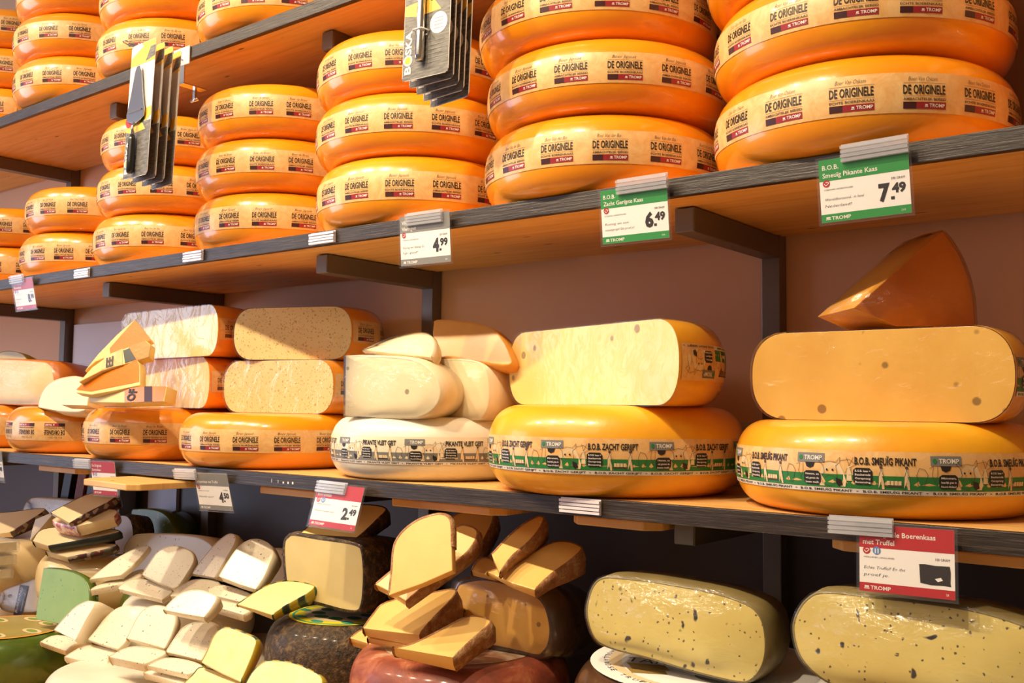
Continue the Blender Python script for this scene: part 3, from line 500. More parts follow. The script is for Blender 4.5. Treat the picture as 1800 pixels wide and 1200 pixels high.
PIECES = [
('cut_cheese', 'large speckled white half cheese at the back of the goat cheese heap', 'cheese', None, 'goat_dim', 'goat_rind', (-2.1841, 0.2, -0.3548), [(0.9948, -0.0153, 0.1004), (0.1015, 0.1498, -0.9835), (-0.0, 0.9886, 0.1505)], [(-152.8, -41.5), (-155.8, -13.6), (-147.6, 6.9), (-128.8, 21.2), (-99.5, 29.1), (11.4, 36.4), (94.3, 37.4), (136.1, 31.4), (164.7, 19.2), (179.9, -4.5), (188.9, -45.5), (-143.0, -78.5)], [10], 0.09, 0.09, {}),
('cheese_slice', 'white slice with a circular print on its rind, leftmost of the upper row', 'cheese', 'white goat cheese slices heaped on the lower counter', 'goat', 'goat_rind', (-2.194, 0.09, -0.377), [(0.9231, -0.2906, 0.2519), (0.3846, 0.6976, -0.6046), (-0.0, 0.6549, 0.7557)], [(-54.3, -53.2), (20.7, -35.8), (35.9, 1.3), (45.7, 54.8), (13.1, 45.5), (-19.9, 13.1), (-40.3, -23.2)], [0], 0.014, 0.014, {}),
('cheese_slice', 'thin white slice lying beneath the slice with the circular print', 'cheese', 'white goat cheese slices heaped on the lower counter', 'goat', 'goat_rind', (-2.187, 0.08, -0.4153), [(0.9615, -0.2558, 0.1001), (0.2747, 0.8954, -0.3505), (-0.0, 0.3645, 0.9312)], [(-38.0, -50.3), (13.3, -16.9), (42.3, 21.2), (23.9, 55.7), (-4.5, 19.4), (-36.0, -27.0)], [0], 0.016, 0.016, {}),
('cheese_slice', 'low white slice with dark printing on its right corner, front left of the upper row', 'cheese', 'white goat cheese slices heaped on the lower counter', 'goat', 'goat_rind', (-1.9918, 0.03, -0.402), [(0.9285, -0.3127, 0.2004), (0.3714, 0.7816, -0.5011), (-0.0, 0.5397, 0.8419)], [(-64.1, -8.8), (64.6, -32.2), (68.7, -0.1), (-15.7, 24.9), (-56.8, 17.5)], [0], 0.012, 0.014, {}),
('cheese_slice', 'rounded white slice leaning in the middle of the upper row, against the speckled half', 'cheese', 'white goat cheese slices heaped on the lower counter', 'goat', 'goat_rind', (-1.952, 0.07, -0.3526), [(0.9231, -0.2393, 0.3011), (0.3846, 0.5744, -0.7226), (-0.0, 0.7828, 0.6222)], [(-63.8, -29.4), (-19.0, -44.6), (26.5, -56.6), (37.7, -50.4), (44.6, -25.1), (49.7, 1.7), (45.9, 19.8), (32.1, 34.7), (8.0, 43.4), (-16.7, 46.4), (-37.6, 40.8), (-52.3, 25.4), (-58.7, -0.8)], [0, 1], 0.014, 0.02, {}),
('cheese_slice', 'narrow white slice standing tall between two broad slices of the upper row', 'cheese', 'white goat cheese slices heaped on the lower counter', 'goat', 'goat_rind', (-1.8231, 0.1, -0.3181), [(0.9983, -0.0306, 0.0501), (0.0587, 0.5203, -0.852), (-0.0, 0.8534, 0.5212)], [(-53.2, -53.3), (20.9, -53.9), (23.9, -31.6), (28.8, 1.5), (31.0, 25.5), (25.2, 39.6), (9.5, 46.2), (-9.1, 40.5), (-31.6, 12.7), (-46.9, -24.9)], [0], 0.016, 0.03, {}),
('cheese_slice', 'broad rounded white slice, rightmost of the upper row, near the printed yellow wedge', 'cheese', 'white goat cheese slices heaped on the lower counter', 'goat', 'goat_rind', (-1.6578, 0.06, -0.3122), [(0.9231, -0.2393, 0.3011), (0.3846, 0.5744, -0.7226), (-0.0, 0.7828, 0.6222)], [(-60.1, -39.9), (-8.1, -54.2), (31.7, -62.7), (38.7, -38.5), (41.0, -7.9), (40.7, 16.6), (31.9, 33.2), (14.9, 44.1), (-8.0, 49.5), (-28.2, 44.4), (-43.7, 27.5), (-53.5, -6.0)], [0, 1], 0.02, 0.05, {}),
('cheese_slice', 'flat white slice under the narrow tall slice', 'cheese', 'white goat cheese slices heaped on the lower counter', 'goat', 'goat_rind', (-1.8323, 0.05, -0.3863), [(0.9285, -0.3127, 0.2004), (0.3714, 0.7816, -0.5011), (-0.0, 0.5397, 0.8419)], [(-46.5, -28.2), (11.1, -27.8), (45.1, 2.7), (40.3, 23.2), (-13.7, 25.4), (-36.8, 5.6)], [0], 0.014, 0.014, {}),
('cheese_slice', 'flat white slice under the broad slice, beside the printed yellow wedge', 'cheese', 'white goat cheese slices heaped on the lower counter', 'goat', 'goat_rind', (-1.6946, 0.03, -0.377), [(0.9285, -0.3127, 0.2004), (0.3714, 0.7816, -0.5011), (-0.0, 0.5397, 0.8419)], [(-31.8, -7.9), (43.2, -21.8), (55.6, 0.3), (-22.1, 21.2), (-46.8, 8.9)], [0], 0.018, 0.018, {}),
('cheese_slice', 'lowest white slice of the right stack, above the white wheel', 'cheese', 'white goat cheese slices heaped on the lower counter', 'goat', 'goat_rind', (-1.6401, 0.0, -0.3929), [(0.8944, -0.4005, 0.199), (0.4472, 0.801, -0.398), (-0.0, 0.445, 0.8955)], [(-41.8, 0.9), (35.7, -20.5), (40.1, 0.8), (-35.3, 19.4)], [0], 0.018, 0.018, {}),
('cheese_slice', 'white slice with a black speck at its left corner, topmost above the middle row', 'cheese', 'white goat cheese slices heaped on the lower counter', 'goat', 'goat_rind', (-1.6465, -0.08, -0.3725), [(0.9386, -0.238, 0.2499), (0.3451, 0.6473, -0.6797), (-0.0, 0.7241, 0.6897)], [(-55.7, -22.9), (-8.8, -27.4), (37.8, -30.5), (43.6, -10.5), (44.7, 11.9), (32.0, 19.6), (7.6, 25.2), (-16.3, 24.5), (-37.0, 15.2), (-49.8, -3.6)], [0, 1], 0.014, 0.03, {}),
('cheese_slice', 'white slice with a shaded top end at the right of the middle row', 'cheese', 'white goat cheese slices heaped on the lower counter', 'goat', 'goat_rind', (-1.6649, -0.06, -0.4472), [(0.9231, -0.2393, 0.3011), (0.3846, 0.5744, -0.7226), (-0.0, 0.7828, 0.6222)], [(-52.1, -31.6), (-11.5, -36.2), (29.0, -41.8), (34.3, -23.3), (39.7, 1.3), (38.3, 22.2), (25.8, 34.2), (3.7, 36.1), (-22.7, 30.5), (-39.5, 17.3), (-46.6, -5.7)], [0, 1], 0.014, 0.024, {}),
('cheese_slice', 'thick white wedge standing at the far left of the middle row, beside the green wedge', 'cheese', 'white goat cheese slices heaped on the lower counter', 'goat', 'goat_rind', (-2.1297, -0.045, -0.4689), [(0.9985, 0.0234, -0.0503), (-0.0555, 0.4217, -0.905), (0.0, 0.9064, 0.4224)], [(-76.4, -45.4), (35.8, -51.3), (40.2, -6.7), (47.5, 29.8), (25.8, 35.7), (-0.6, 29.4), (-27.8, 15.1), (-48.5, -6.2)], [0], 0.02, 0.05, {}),
('cheese_slice', 'white slice second from the left in the middle row', 'cheese', 'white goat cheese slices heaped on the lower counter', 'goat', 'goat_rind', (-2.0307, -0.01, -0.4843), [(0.9231, -0.2393, 0.3011), (0.3846, 0.5744, -0.7226), (-0.0, 0.7828, 0.6222)], [(-55.6, -36.0), (-13.5, -44.4), (28.7, -51.3), (39.7, -30.9), (39.5, -1.9), (42.3, 33.2), (28.2, 47.2), (-0.6, 49.2), (-24.2, 37.9), (-38.8, 14.9), (-47.0, -14.0)], [0, 1], 0.014, 0.02, {}),
('cheese_slice', 'white slice with a bright film glare, third from the left in the middle row', 'cheese', 'white goat cheese slices heaped on the lower counter', 'goat', 'goat_rind', (-1.8356, -0.04, -0.4472), [(0.9231, -0.2393, 0.3011), (0.3846, 0.5744, -0.7226), (-0.0, 0.7828, 0.6222)], [(-50.8, -35.6), (-10.8, -40.9), (44.8, -49.7), (46.5, -25.3), (43.1, 7.8), (29.7, 28.2), (4.5, 39.1), (-20.3, 39.9), (-40.3, 30.7), (-49.1, 9.6)], [0, 1], 0.014, 0.026, {}),
('cheese_slice', 'leftmost flat white slice of the front row, above the green wheel', 'cheese', 'white goat cheese slices heaped on the lower counter', 'goat', 'goat_rind', (-2.2281, -0.02, -0.5481), [(0.9285, -0.3127, 0.2004), (0.3714, 0.7816, -0.5011), (-0.0, 0.5397, 0.8419)], [(-66.9, -5.1), (18.3, -23.9), (25.6, -0.4), (59.7, 10.3), (-38.2, 19.5)], [0], 0.017, 0.017, {}),
('cheese_slice', 'front row white slice with specks on its front edge, second from left', 'cheese', 'white goat cheese slices heaped on the lower counter', 'goat', 'goat_rind', (-2.0454, -0.05, -0.5403), [(0.9285, -0.3127, 0.2004), (0.3714, 0.7816, -0.5011), (-0.0, 0.5397, 0.8419)], [(-68.8, -13.5), (-9.8, -19.9), (51.8, -27.3), (35.7, -0.2), (45.3, 17.2), (-10.6, 26.0), (-45.5, 18.9)], [0, 1], 0.02, 0.02, {}),
('cheese_slice', 'thick front row white slice, third from the left', 'cheese', 'white goat cheese slices heaped on the lower counter', 'goat', 'goat_rind', (-1.8248, -0.08, -0.4973), [(0.9285, -0.3127, 0.2004), (0.3714, 0.7816, -0.5011), (-0.0, 0.5397, 0.8419)], [(-61.8, -15.1), (27.0, -24.6), (56.8, 8.7), (11.5, 17.5), (-34.6, 14.0)], [0], 0.024, 0.022, {}),
('cheese_slice', 'front row white slice, fourth from the left, beside the rough yellow slice', 'cheese', 'white goat cheese slices heaped on the lower counter', 'goat', 'goat_rind', (-1.6599, -0.1, -0.4879), [(0.9285, -0.3127, 0.2004), (0.3714, 0.7816, -0.5011), (-0.0, 0.5397, 0.8419)], [(-62.5, -8.0), (32.4, -19.4), (52.0, 0.9), (12.7, 13.3), (-36.1, 13.6)], [0], 0.014, 0.016, {}),
('cheese_slice', 'white slice at the bottom, lying under the fourth slice of the front row', 'cheese', 'white goat cheese slices heaped on the lower counter', 'goat', 'goat_rind', (-1.6752, -0.1, -0.51), [(0.9285, -0.3127, 0.2004), (0.3714, 0.7816, -0.5011), (-0.0, 0.5397, 0.8419)], [(-65.3, -0.5), (37.3, -19.1), (55.1, 2.2), (-29.0, 17.9)], [0], 0.018, 0.018, {}),
('cheese_slice', 'pale yellow slice with a rough torn face lying on the white slices', 'cheese', 'pale yellow cheese slices with rough cut faces', 'rough', 'print_rind', (-1.4613, -0.13, -0.4229), [(0.9333, -0.1973, 0.2999), (0.359, 0.5131, -0.7796), (-0.0, 0.8353, 0.5498)], [(-47.9, -26.9), (-2.4, -41.5), (40.9, -53.0), (44.5, -24.5), (46.3, 3.5), (41.2, 23.2), (11.5, 33.0), (-18.2, 38.9), (-33.8, 34.5), (-42.0, 20.4), (-43.9, -3.3)], [0, 1], 0.016, 0.03, {}),
('cheese_slice', 'pale yellow slice at the bottom edge, partly under the rough torn slice', 'cheese', 'pale yellow cheese slices with rough cut faces', 'rough', 'print_rind', (-1.4605, -0.16, -0.4743), [(0.9285, -0.3127, 0.2004), (0.3714, 0.7816, -0.5011), (-0.0, 0.5397, 0.8419)], [(-58.7, -12.8), (35.6, -38.2), (71.3, -4.8), (40.7, 11.5), (-40.7, 32.9), (-52.0, 13.4)], [0], 0.02, 0.03, {}),
('cheese_slice', 'pale yellow slice at the bottom edge in front of the rough brown wheel', 'cheese', 'pale yellow cheese slices with rough cut faces', 'rough', 'print_rind', (-1.2792, -0.16, -0.4341), [(0.9417, -0.2214, 0.2532), (0.3363, 0.6199, -0.7089), (-0.0, 0.7528, 0.6583)], [(-64.3, -25.8), (19.9, -42.9), (77.4, -36.4), (67.7, 5.7), (39.5, 20.1), (0.6, 28.9), (-36.0, 28.2), (-50.1, 21.8), (-61.1, 3.8)], [0, 1], 0.03, 0.04, {}),
('cheese_wedge', 'yellow wedge with a green and yellow printed rind, on the rough brown wheel', 'cheese', None, 'yellow', 'print_rind', (-1.4903, 0.0, -0.3514), [(0.8944, -0.3313, 0.3004), (0.4472, 0.6627, -0.6007), (-0.0, 0.6716, 0.7409)], [(-78.6, -26.1), (-39.8, -35.0), (-1.2, -45.1), (13.2, -26.5), (32.7, -8.8), (52.3, 9.2), (59.1, 22.6), (48.0, 28.5), (17.9, 33.3), (-10.2, 31.6), (-35.0, 20.9), (-58.6, -1.6)], [0, 1], 0.008, 0.034, {}),
('cut_cheese', 'pale half cheese with brown rind and two holes, standing on the rough brown wheel', 'cheese', None, 'pale_holes', 'brown_rind', (-1.4287, 0.05, -0.3066), [(0.9927, -0.0024, 0.1203), (0.1203, 0.0199, -0.9925), (-0.0, 0.9998, 0.0201)], [(-89.1, -58.0), (-98.5, -21.7), (-105.4, 20.6), (-105.4, 46.4), (-95.7, 57.9), (-79.8, 63.5), (-17.5, 60.8), (52.1, 59.0), (79.4, 55.0), (89.2, 46.6), (96.1, 12.6), (96.6, -27.8), (92.5, -54.5), (81.1, -65.9), (44.7, -67.1), (-11.1, -62.1), (-61.2, -60.3)], [], 0.13, 0.13, {'rt': 0.004}),
('cheese_wedge', 'pale wedge with dark rind lying on top of the half cheese with two holes', 'cheese', None, 'yellow', 'brown_rind', (-1.4294, 0.1, -0.2229), [(0.9398, -0.277, 0.2001), (0.3417, 0.7618, -0.5504), (-0.0, 0.5856, 0.8106)], [(-82.3, -35.4), (-24.2, -45.0), (34.4, -51.1), (48.4, -20.8), (60.3, 13.2), (66.6, 47.7), (15.8, 56.0), (-51.2, 44.9), (-70.4, -4.2)], [0, 1], 0.008, 0.036, {'rt': 0.002}),
('cut_cheese', 'speckled white half cheese just left of the half with two holes', 'cheese', None, 'goat_dim', 'goat_rind', (-1.7654, 0.2, -0.3484), [(0.9948, -0.0103, 0.101), (0.1015, 0.1005, -0.9897), (-0.0, 0.9949, 0.101)], [(-66.6, -46.2), (-49.3, 17.2), (-24.6, 30.5), (27.7, 30.1), (51.3, 8.0), (57.9, -39.3)], [5], 0.05, 0.05, {}),
('cheese_wedge', 'topmost aged wedge of the stack, its broad rounded face turned to the front', 'cheese', 'aged orange cheese wedges with brown rind, stacked on the red wheel', 'aged', 'aged_rind', (-1.0662, -0.07, -0.2111), [(0.9509, -0.1304, 0.2808), (0.3096, 0.4005, -0.8624), (-0.0, 0.907, 0.4212)], [(-39.7, -84.6), (12.7, -62.3), (58.5, -38.1), (50.0, -0.6), (42.2, 33.4), (34.8, 45.8), (23.1, 50.8), (7.9, 49.1), (-16.5, 39.4), (-35.7, 23.5), (-46.5, 6.3), (-49.1, -12.2), (-44.4, -44.4)], [0, 1, 2], 0.016, 0.02, {'rt': 0.0022}),
('cheese_wedge', 'aged wedge sticking out right behind the topmost aged wedge', 'cheese', 'aged orange cheese wedges with brown rind, stacked on the red wheel', 'aged', 'aged_rind', (-1.0943, -0.01, -0.2429), [(0.9191, -0.2557, 0.2996), (0.3939, 0.5967, -0.6991), (-0.0, 0.7606, 0.6492)], [(-90.0, -53.1), (-55.0, -67.1), (-29.7, -79.4), (4.7, -39.6), (38.5, -1.2), (53.7, 20.9), (61.0, 45.1), (57.1, 59.1), (40.0, 66.0), (21.0, 62.8), (-25.7, 23.9), (-70.8, -27.9)], [0, 1], 0.02, 0.035, {'rt': 0.0022}),
('cheese_wedge', 'thick aged wedge in the middle of the stack with a flaky brown side', 'cheese', 'aged orange cheese wedges with brown rind, stacked on the red wheel', 'aged', 'aged_rind', (-1.1545, 0.0, -0.337), [(0.9608, -0.233, 0.1501), (0.2772, 0.8077, -0.5204), (-0.0, 0.5416, 0.8406)], [(-69.3, -46.5), (-18.1, -47.3), (35.7, -47.6), (43.9, -8.2), (58.3, 38.7), (54.1, 61.5), (16.4, 50.1), (-55.2, 18.0), (-66.9, -13.3)], [0, 1], 0.018, 0.06, {'rt': 0.0022}),
('cheese_wedge', 'thin aged wedge beneath the thick one in mid-stack', 'cheese', 'aged orange cheese wedges with brown rind, stacked on the red wheel', 'aged', 'aged_rind', (-1.1752, -0.01, -0.3719), [(0.9285, -0.3127, 0.2004), (0.3714, 0.7816, -0.5011), (-0.0, 0.5397, 0.8419)], [(-48.4, -18.2), (21.2, -23.4), (58.0, 8.4), (10.2, 29.5), (-42.0, 4.4)], [0], 0.012, 0.02, {'rt': 0.0022}),
('cheese_wedge', 'aged wedge at the left bottom of the stack, its corner over the red wheel edge', 'cheese', 'aged orange cheese wedges with brown rind, stacked on the red wheel', 'aged', 'aged_rind', (-1.2461, 0.02, -0.3936), [(0.9578, -0.2449, 0.1504), (0.2873, 0.8162, -0.5013), (-0.0, 0.5233, 0.8521)], [(-55.9, -11.3), (-11.1, -20.2), (43.8, -20.5), (53.6, 5.0), (7.2, 33.5), (-39.8, 14.6)], [0, 1], 0.02, 0.02, {'rt': 0.0022}),
('cheese_wedge', 'aged wedge at the front bottom of the stack, lying on the red wheel', 'cheese', 'aged orange cheese wedges with brown rind, stacked on the red wheel', 'aged', 'aged_rind', (-1.0317, -0.04, -0.3487), [(0.9333, -0.2981, 0.2001), (0.359, 0.7749, -0.5202), (-0.0, 0.5573, 0.8303)], [(-84.8, -35.7), (-33.4, -40.3), (17.7, -44.6), (36.7, -6.2), (55.9, 28.8), (49.2, 38.9), (29.3, 43.0), (9.3, 37.3), (-23.2, 6.1), (-55.4, -23.2)], [0, 1], 0.02, 0.042, {'rt': 0.0022}),
('cheese_wedge', 'shaded aged wedge at the back of the stack, just under the shelf', 'cheese', 'aged orange cheese wedges with brown rind, stacked on the red wheel', 'aged', 'aged_rind', (-1.1711, 0.17, -0.2127), [(0.9191, -0.2438, 0.3094), (0.3939, 0.5688, -0.722), (-0.0, 0.7855, 0.6189)], [(-43.3, 9.3), (-37.6, 22.9), (-1.9, 34.3), (32.0, 32.2), (36.6, 19.2), (31.8, -10.7), (19.1, -42.7), (-7.4, -41.9), (-30.4, -19.8)], [7, 8], 0.04, 0.05, {'rt': 0.0022}),
('cheese_wedge', 'aged wedge leaning on its side above the wrapped half cheese', 'cheese', 'aged orange cheese wedges with brown rind, stacked on the red wheel', 'aged', 'aged_rind', (-0.9726, 0.06, -0.2045), [(0.9231, -0.2923, 0.25), (0.3846, 0.7015, -0.6), (-0.0, 0.65, 0.76)], [(-42.6, -38.4), (-19.6, -76.9), (-7.7, -40.6), (9.8, -14.8), (22.9, 12.5), (28.7, 39.9), (23.5, 47.1), (13.5, 45.3), (-4.2, 29.3), (-22.2, 3.6)], [0], 0.01, 0.045, {'rt': 0.0022}),
('cheese_wedge', 'aged wedge lying flat on the right end of the wrapped half cheese', 'cheese', 'aged orange cheese wedges with brown rind, stacked on the red wheel', 'aged', 'aged_rind', (-0.935, 0.07, -0.2409), [(0.9285, -0.3127, 0.2004), (0.3714, 0.7816, -0.5011), (-0.0, 0.5397, 0.8419)], [(-86.9, -30.1), (-40.2, -51.9), (-1.2, -63.4), (15.8, -27.6), (38.2, 4.6), (52.8, 32.8), (46.8, 44.7), (23.7, 52.7), (-3.0, 45.0), (-44.2, 0.3)], [0, 1], 0.008, 0.048, {'rt': 0.0022}),
('cheese_wedge', 'small aged wedge corner showing between the stack and the wrapped half cheese', 'cheese', 'aged orange cheese wedges with brown rind, stacked on the red wheel', 'aged', 'aged_rind', (-1.0606, 0.08, -0.263), [(0.9285, -0.3127, 0.2004), (0.3714, 0.7816, -0.5011), (-0.0, 0.5397, 0.8419)], [(-24.7, -11.4), (19.8, -22.6), (29.1, -2.5), (-2.7, 23.0), (-22.2, 14.2)], [0], 0.01, 0.02, {'rt': 0.0022}),
('cut_cheese', 'film-wrapped half cheese with dark rind, standing on the back of the red wheel', 'cheese', None, 'aged_dark', 'dark_rind', (-1.0327, 0.1, -0.3432), [(0.9949, -0.01, 0.1), (0.1005, 0.0995, -0.99), (-0.0, 0.995, 0.1)], [(-100.8, -53.8), (-112.9, -0.7), (-109.3, 37.8), (-92.5, 50.9), (-52.2, 59.7), (-11.9, 58.1), (29.8, 51.4), (61.1, 40.3), (77.3, 23.3), (88.0, -8.3), (85.6, -35.1), (76.1, -49.6), (61.8, -57.8), (13.9, -55.6), (-42.4, -54.2)], [], 0.16, 0.16, {'rt': 0.006, 'film': 1}),
('cut_cheese', 'pale truffle half cheese with black flecks, tilted on the white-labelled wheel', 'cheese', 'pale truffle cheese halves with black flecks on the lower counter', 'truffle', 'truffle_rind', (-0.6607, 0.0, -0.2887), [(0.9949, -0.005, 0.1004), (0.1005, 0.0499, -0.9937), (-0.0, 0.9987, 0.0502)], [(-138.6, -1.7), (-135.8, 23.9), (-127.4, 43.0), (-111.5, 53.2), (-78.8, 55.0), (-35.8, 54.8), (46.1, 49.9), (92.8, 40.5), (110.3, 29.6), (118.7, 11.4), (120.6, -16.6), (114.9, -38.6), (103.2, -53.8), (85.2, -60.1), (24.4, -56.4), (-41.5, -48.2), (-97.7, -43.1), (-124.8, -32.8)], [], 0.1, 0.1, {'rt': 0.0015, 'film': 1}),
('cut_cheese', 'larger pale truffle half cheese below the red boerenkaas price card', 'cheese', 'pale truffle cheese halves with black flecks on the lower counter', 'truffle', 'truffle_rind', (-0.3596, 0.0, -0.2685), [(0.9987, -0.0025, 0.0504), (0.0504, 0.0503, -0.9975), (-0.0, 0.9987, 0.0504)], [(-137.2, -2.3), (-133.9, 18.8), (-120.5, 39.6), (-98.2, 50.4), (-31.0, 51.6), (62.0, 50.1), (113.7, 41.4), (138.4, 32.7), (148.9, 7.5), (145.6, -34.3), (118.1, -51.0), (0.8, -59.7), (-70.2, -60.4), (-104.3, -51.5), (-127.6, -31.6)], [], 0.1, 0.1, {'rt': 0.0015, 'film': 1}),
('cheese_quarter', 'cream quarter cheese with two small eyes on its face, standing on the white wheel', 'cheese', 'cut pieces on the white goat cheese wheel', 'cream_eyes', 'cream_rind', (-1.212, 0.03, 0.0291), [(0.9886, -0.003, 0.1505), (0.1505, 0.0198, -0.9884), (-0.0, 0.9998, 0.0201)], [(-128.2, -46.8), (-132.0, 61.6), (-64.0, 59.6), (4.0, 54.6), (40.3, 43.3), (64.5, 24.6), (75.7, 2.4), (73.0, -18.8), (58.5, -35.3), (37.7, -45.3), (11.6, -48.6), (-59.4, -48.8)], [0, 11], 0.075, 0.075, {'film': 1}),
('cheese_quarter', 'smooth cream quarter cheese behind the one with eyes, printed rind at its right', 'cheese', 'cut pieces on the white goat cheese wheel', 'cream', 'cream_rind', (-1.1454, 0.115, 0.0282), [(0.9987, -0.001, 0.0504), (0.0504, 0.0201, -0.9985), (-0.0, 0.9998, 0.0202)], [(-89.2, -46.3), (-90.8, 57.8), (-24.7, 57.6), (23.9, 51.7), (44.3, 37.5), (52.6, 7.9), (51.2, -23.5), (39.6, -43.3), (17.4, -49.5), (-33.6, -48.4)], [0], 0.14, 0.14, {'film': 1}),
('cheese_wedge', 'thin pinkish cream wedge lying on top of the quarter with eyes', 'cheese', 'cut pieces on the white goat cheese wheel', 'cream', 'cream_rind', (-1.2489, 0.07, 0.1114), [(0.9923, -0.0741, 0.0995), (0.124, 0.5924, -0.796), (-0.0, 0.8022, 0.597)], [(-93.3, -10.4), (-20.0, -20.3), (70.2, -31.3), (64.7, -5.3), (46.3, 19.0), (15.7, 25.5), (-26.1, 18.9), (-65.2, 5.2)], [0, 1], 0.01, 0.03, {'film': 1}),
('cheese_wedge', 'golden yellow wedge lying on top of the smooth cream quarter', 'cheese', 'cut pieces on the white goat cheese wheel', 'amber', 'orange_rind', (-1.1586, 0.14, 0.1216), [(1.0, 0.0, 0.0), (0.0, 0.3522, -0.9359), (-0.0, 0.9359, 0.3522)], [(-73.6, -32.9), (-96.8, 17.2), (-101.8, 39.6), (-84.4, 43.4), (-4.7, 33.8), (46.4, 19.1), (70.8, 2.7), (95.0, -23.0), (105.7, -50.9), (19.6, -41.7)], [0, 1], 0.05, 0.05, {}),
('cheese_wedge', 'orange pie-shaped wedge wrapped in film, standing on the half cheese at the right', 'cheese', None, 'amber', 'wax_flat', (-0.3713, 0.16, 0.1636), [(0.6, -0.04, 0.799), (0.8, 0.03, -0.5993), (-0.0, 0.9988, 0.0499)], [(-120.3, -29.7), (-76.7, 4.8), (-27.6, 44.2), (20.0, 79.9), (37.4, 60.0), (53.4, 29.9), (62.1, -2.8), (63.7, -33.3), (57.4, -48.0), (-2.5, -50.0), (-58.4, -51.9)], [0, 1, 2, 9, 10], 0.085, 0.085, {'face': 'wax_flat', 'film': 1}),
('cheese_wedge', 'topmost small wedge of the loose pile, orange side up and tip pointing up', 'cheese', 'small film-wrapped cheese wedges in a loose pile on the lower shelf', 'yellow', 'orange_flat', (-2.0912, -0.01, 0.124), [(0.848, -0.1844, 0.4969), (0.53, 0.295, -0.795), (-0.0, 0.9376, 0.3478)], [(-55.3, -56.7), (-33.6, -34.4), (-1.1, -17.4), (86.5, 19.6), (36.1, 72.1), (1.0, 33.3), (-32.7, -14.8)], [0, 1, 2, 3, 4, 5, 6], 0.02, 0.02, {'patch': [('orange_flat', [(-3.1, -14.6), (84.9, 21.0), (36.4, 70.6), (-7.6, -0.7)])]}),
('cheese_wedge', 'small wedge with sideways lettering on its orange rind, second from the top of the pile', 'cheese', 'small film-wrapped cheese wedges in a loose pile on the lower shelf', 'yellow', 'orange_flat', (-2.0498, -0.02, 0.0972), [(0.943, -0.135, 0.3042), (0.3328, 0.3825, -0.8619), (-0.0, 0.914, 0.4056)], [(-86.0, -57.1), (-35.0, -29.0), (80.9, 4.4), (71.3, 38.4), (55.9, 47.2), (-24.5, 15.0), (-64.1, -19.0)], [0, 1, 2, 3, 4, 5, 6], 0.02, 0.02, {'patch': [('orange_flat', [(39.4, -6.6), (80.3, 5.8), (70.3, 37.0), (54.9, 45.7), (16.1, 30.4)]), ('paper', [(-36.2, -26.1), (17.6, -13.6), (2.2, 26.2), (-40.5, 7.9)]), ('black', [(22.1, -9.4), (49.5, -1.0), (20.3, 27.5), (5.4, 21.9)])], 'label_': 1, 'lp': (-26.0, -20.5)}),
('cheese_wedge', 'small wedge with a plain orange side, third from the top of the pile', 'cheese', 'small film-wrapped cheese wedges in a loose pile on the lower shelf', 'yellow', 'orange_flat', (-2.051, -0.035, 0.0508), [(0.9762, -0.0863, 0.199), (0.2169, 0.3885, -0.8955), (-0.0, 0.9174, 0.398)], [(-93.4, -31.2), (-42.7, -36.4), (21.8, -26.5), (93.0, -12.7), (69.4, 38.2), (50.9, 52.3), (-19.3, 22.0), (-85.0, -5.9)], [0, 1, 2, 3, 4, 5, 6, 7], 0.02, 0.02, {'patch': [('orange_flat', [(-95.3, -24.2), (-46.9, -28.2), (17.1, -16.9), (87.6, -4.5), (68.4, 36.8), (51.6, 50.9), (-18.6, 20.6), (-82.5, -7.3)])]}),
('cheese_wedge', 'lowest small wedge of the pile, dark lettering across its orange rind', 'cheese', 'small film-wrapped cheese wedges in a loose pile on the lower shelf', 'yellow', 'orange_flat', (-1.9858, -0.03, 0.0194), [(0.9945, -0.0314, 0.0999), (0.1047, 0.298, -0.9488), (-0.0, 0.9541, 0.2996)], [(-130.2, -19.2), (-6.2, -19.5), (123.5, -15.9), (117.4, 19.4), (46.8, 19.5), (-27.2, 13.0), (-140.9, 2.2)], [0, 1, 2, 3, 4, 5, 6], 0.03, 0.03, {'patch': [('orange_flat', [(-4.8, -18.2), (121.2, -14.7), (116.2, 18.1), (47.4, 18.2), (-19.4, 13.0)]), ('maroon', [(61.0, -16.4), (87.0, -16.2), (71.8, 18.2), (45.5, 18.2)])], 'label_': 2, 'lp': (26.5, -15.4)}),
('cheese_block', 'small grey wrapped block in front of the pale yellow piece', 'cheese', None, 'cream', 'cream', (-2.2329, -0.02, 0.007), [(0.9943, -0.0327, 0.1018), (0.1069, 0.3037, -0.9468), (-0.0, 0.9522, 0.3054)], [(-43.0, -14.1), (54.6, -14.5), (47.7, 7.5), (-8.1, 11.4), (-53.5, 9.8)], [0, 1, 2, 3, 4], 0.03, 0.03, {}),
('cheese_wedge', 'pale yellow rounded wedge between the loose pile and the far left half', 'cheese', None, 'cream', 'cream_rind', (-2.3936, 0.03, 0.0223), [(0.9945, -0.0314, 0.0999), (0.1047, 0.298, -0.9488), (-0.0, 0.9541, 0.2996)], [(-76.1, -37.2), (-83.6, -10.3), (-74.2, 16.9), (-47.1, 33.4), (-4.4, 42.2), (53.6, 41.8), (100.7, 2.2), (114.1, -42.3), (6.4, -45.1)], [8], 0.05, 0.05, {}),
('cut_cheese', 'plain pale half cheese at the far left end of the lower shelf', 'cheese', None, 'yellow', 'wax_flat', (-2.7981, 0.1, 0.058), [(0.9949, -0.002, 0.1005), (0.1005, 0.02, -0.9947), (-0.0, 0.9998, 0.0201)], [(-247.7, 49.9), (-218.9, 61.1), (-72.5, 62.1), (120.5, 52.8), (160.7, 44.5), (183.8, 21.3), (193.0, -16.9), (173.0, -47.4), (133.2, -64.5), (-57.5, -64.6), (-203.2, -62.6), (-237.1, -33.1)], [], 0.14, 0.14, {'film': 1}),
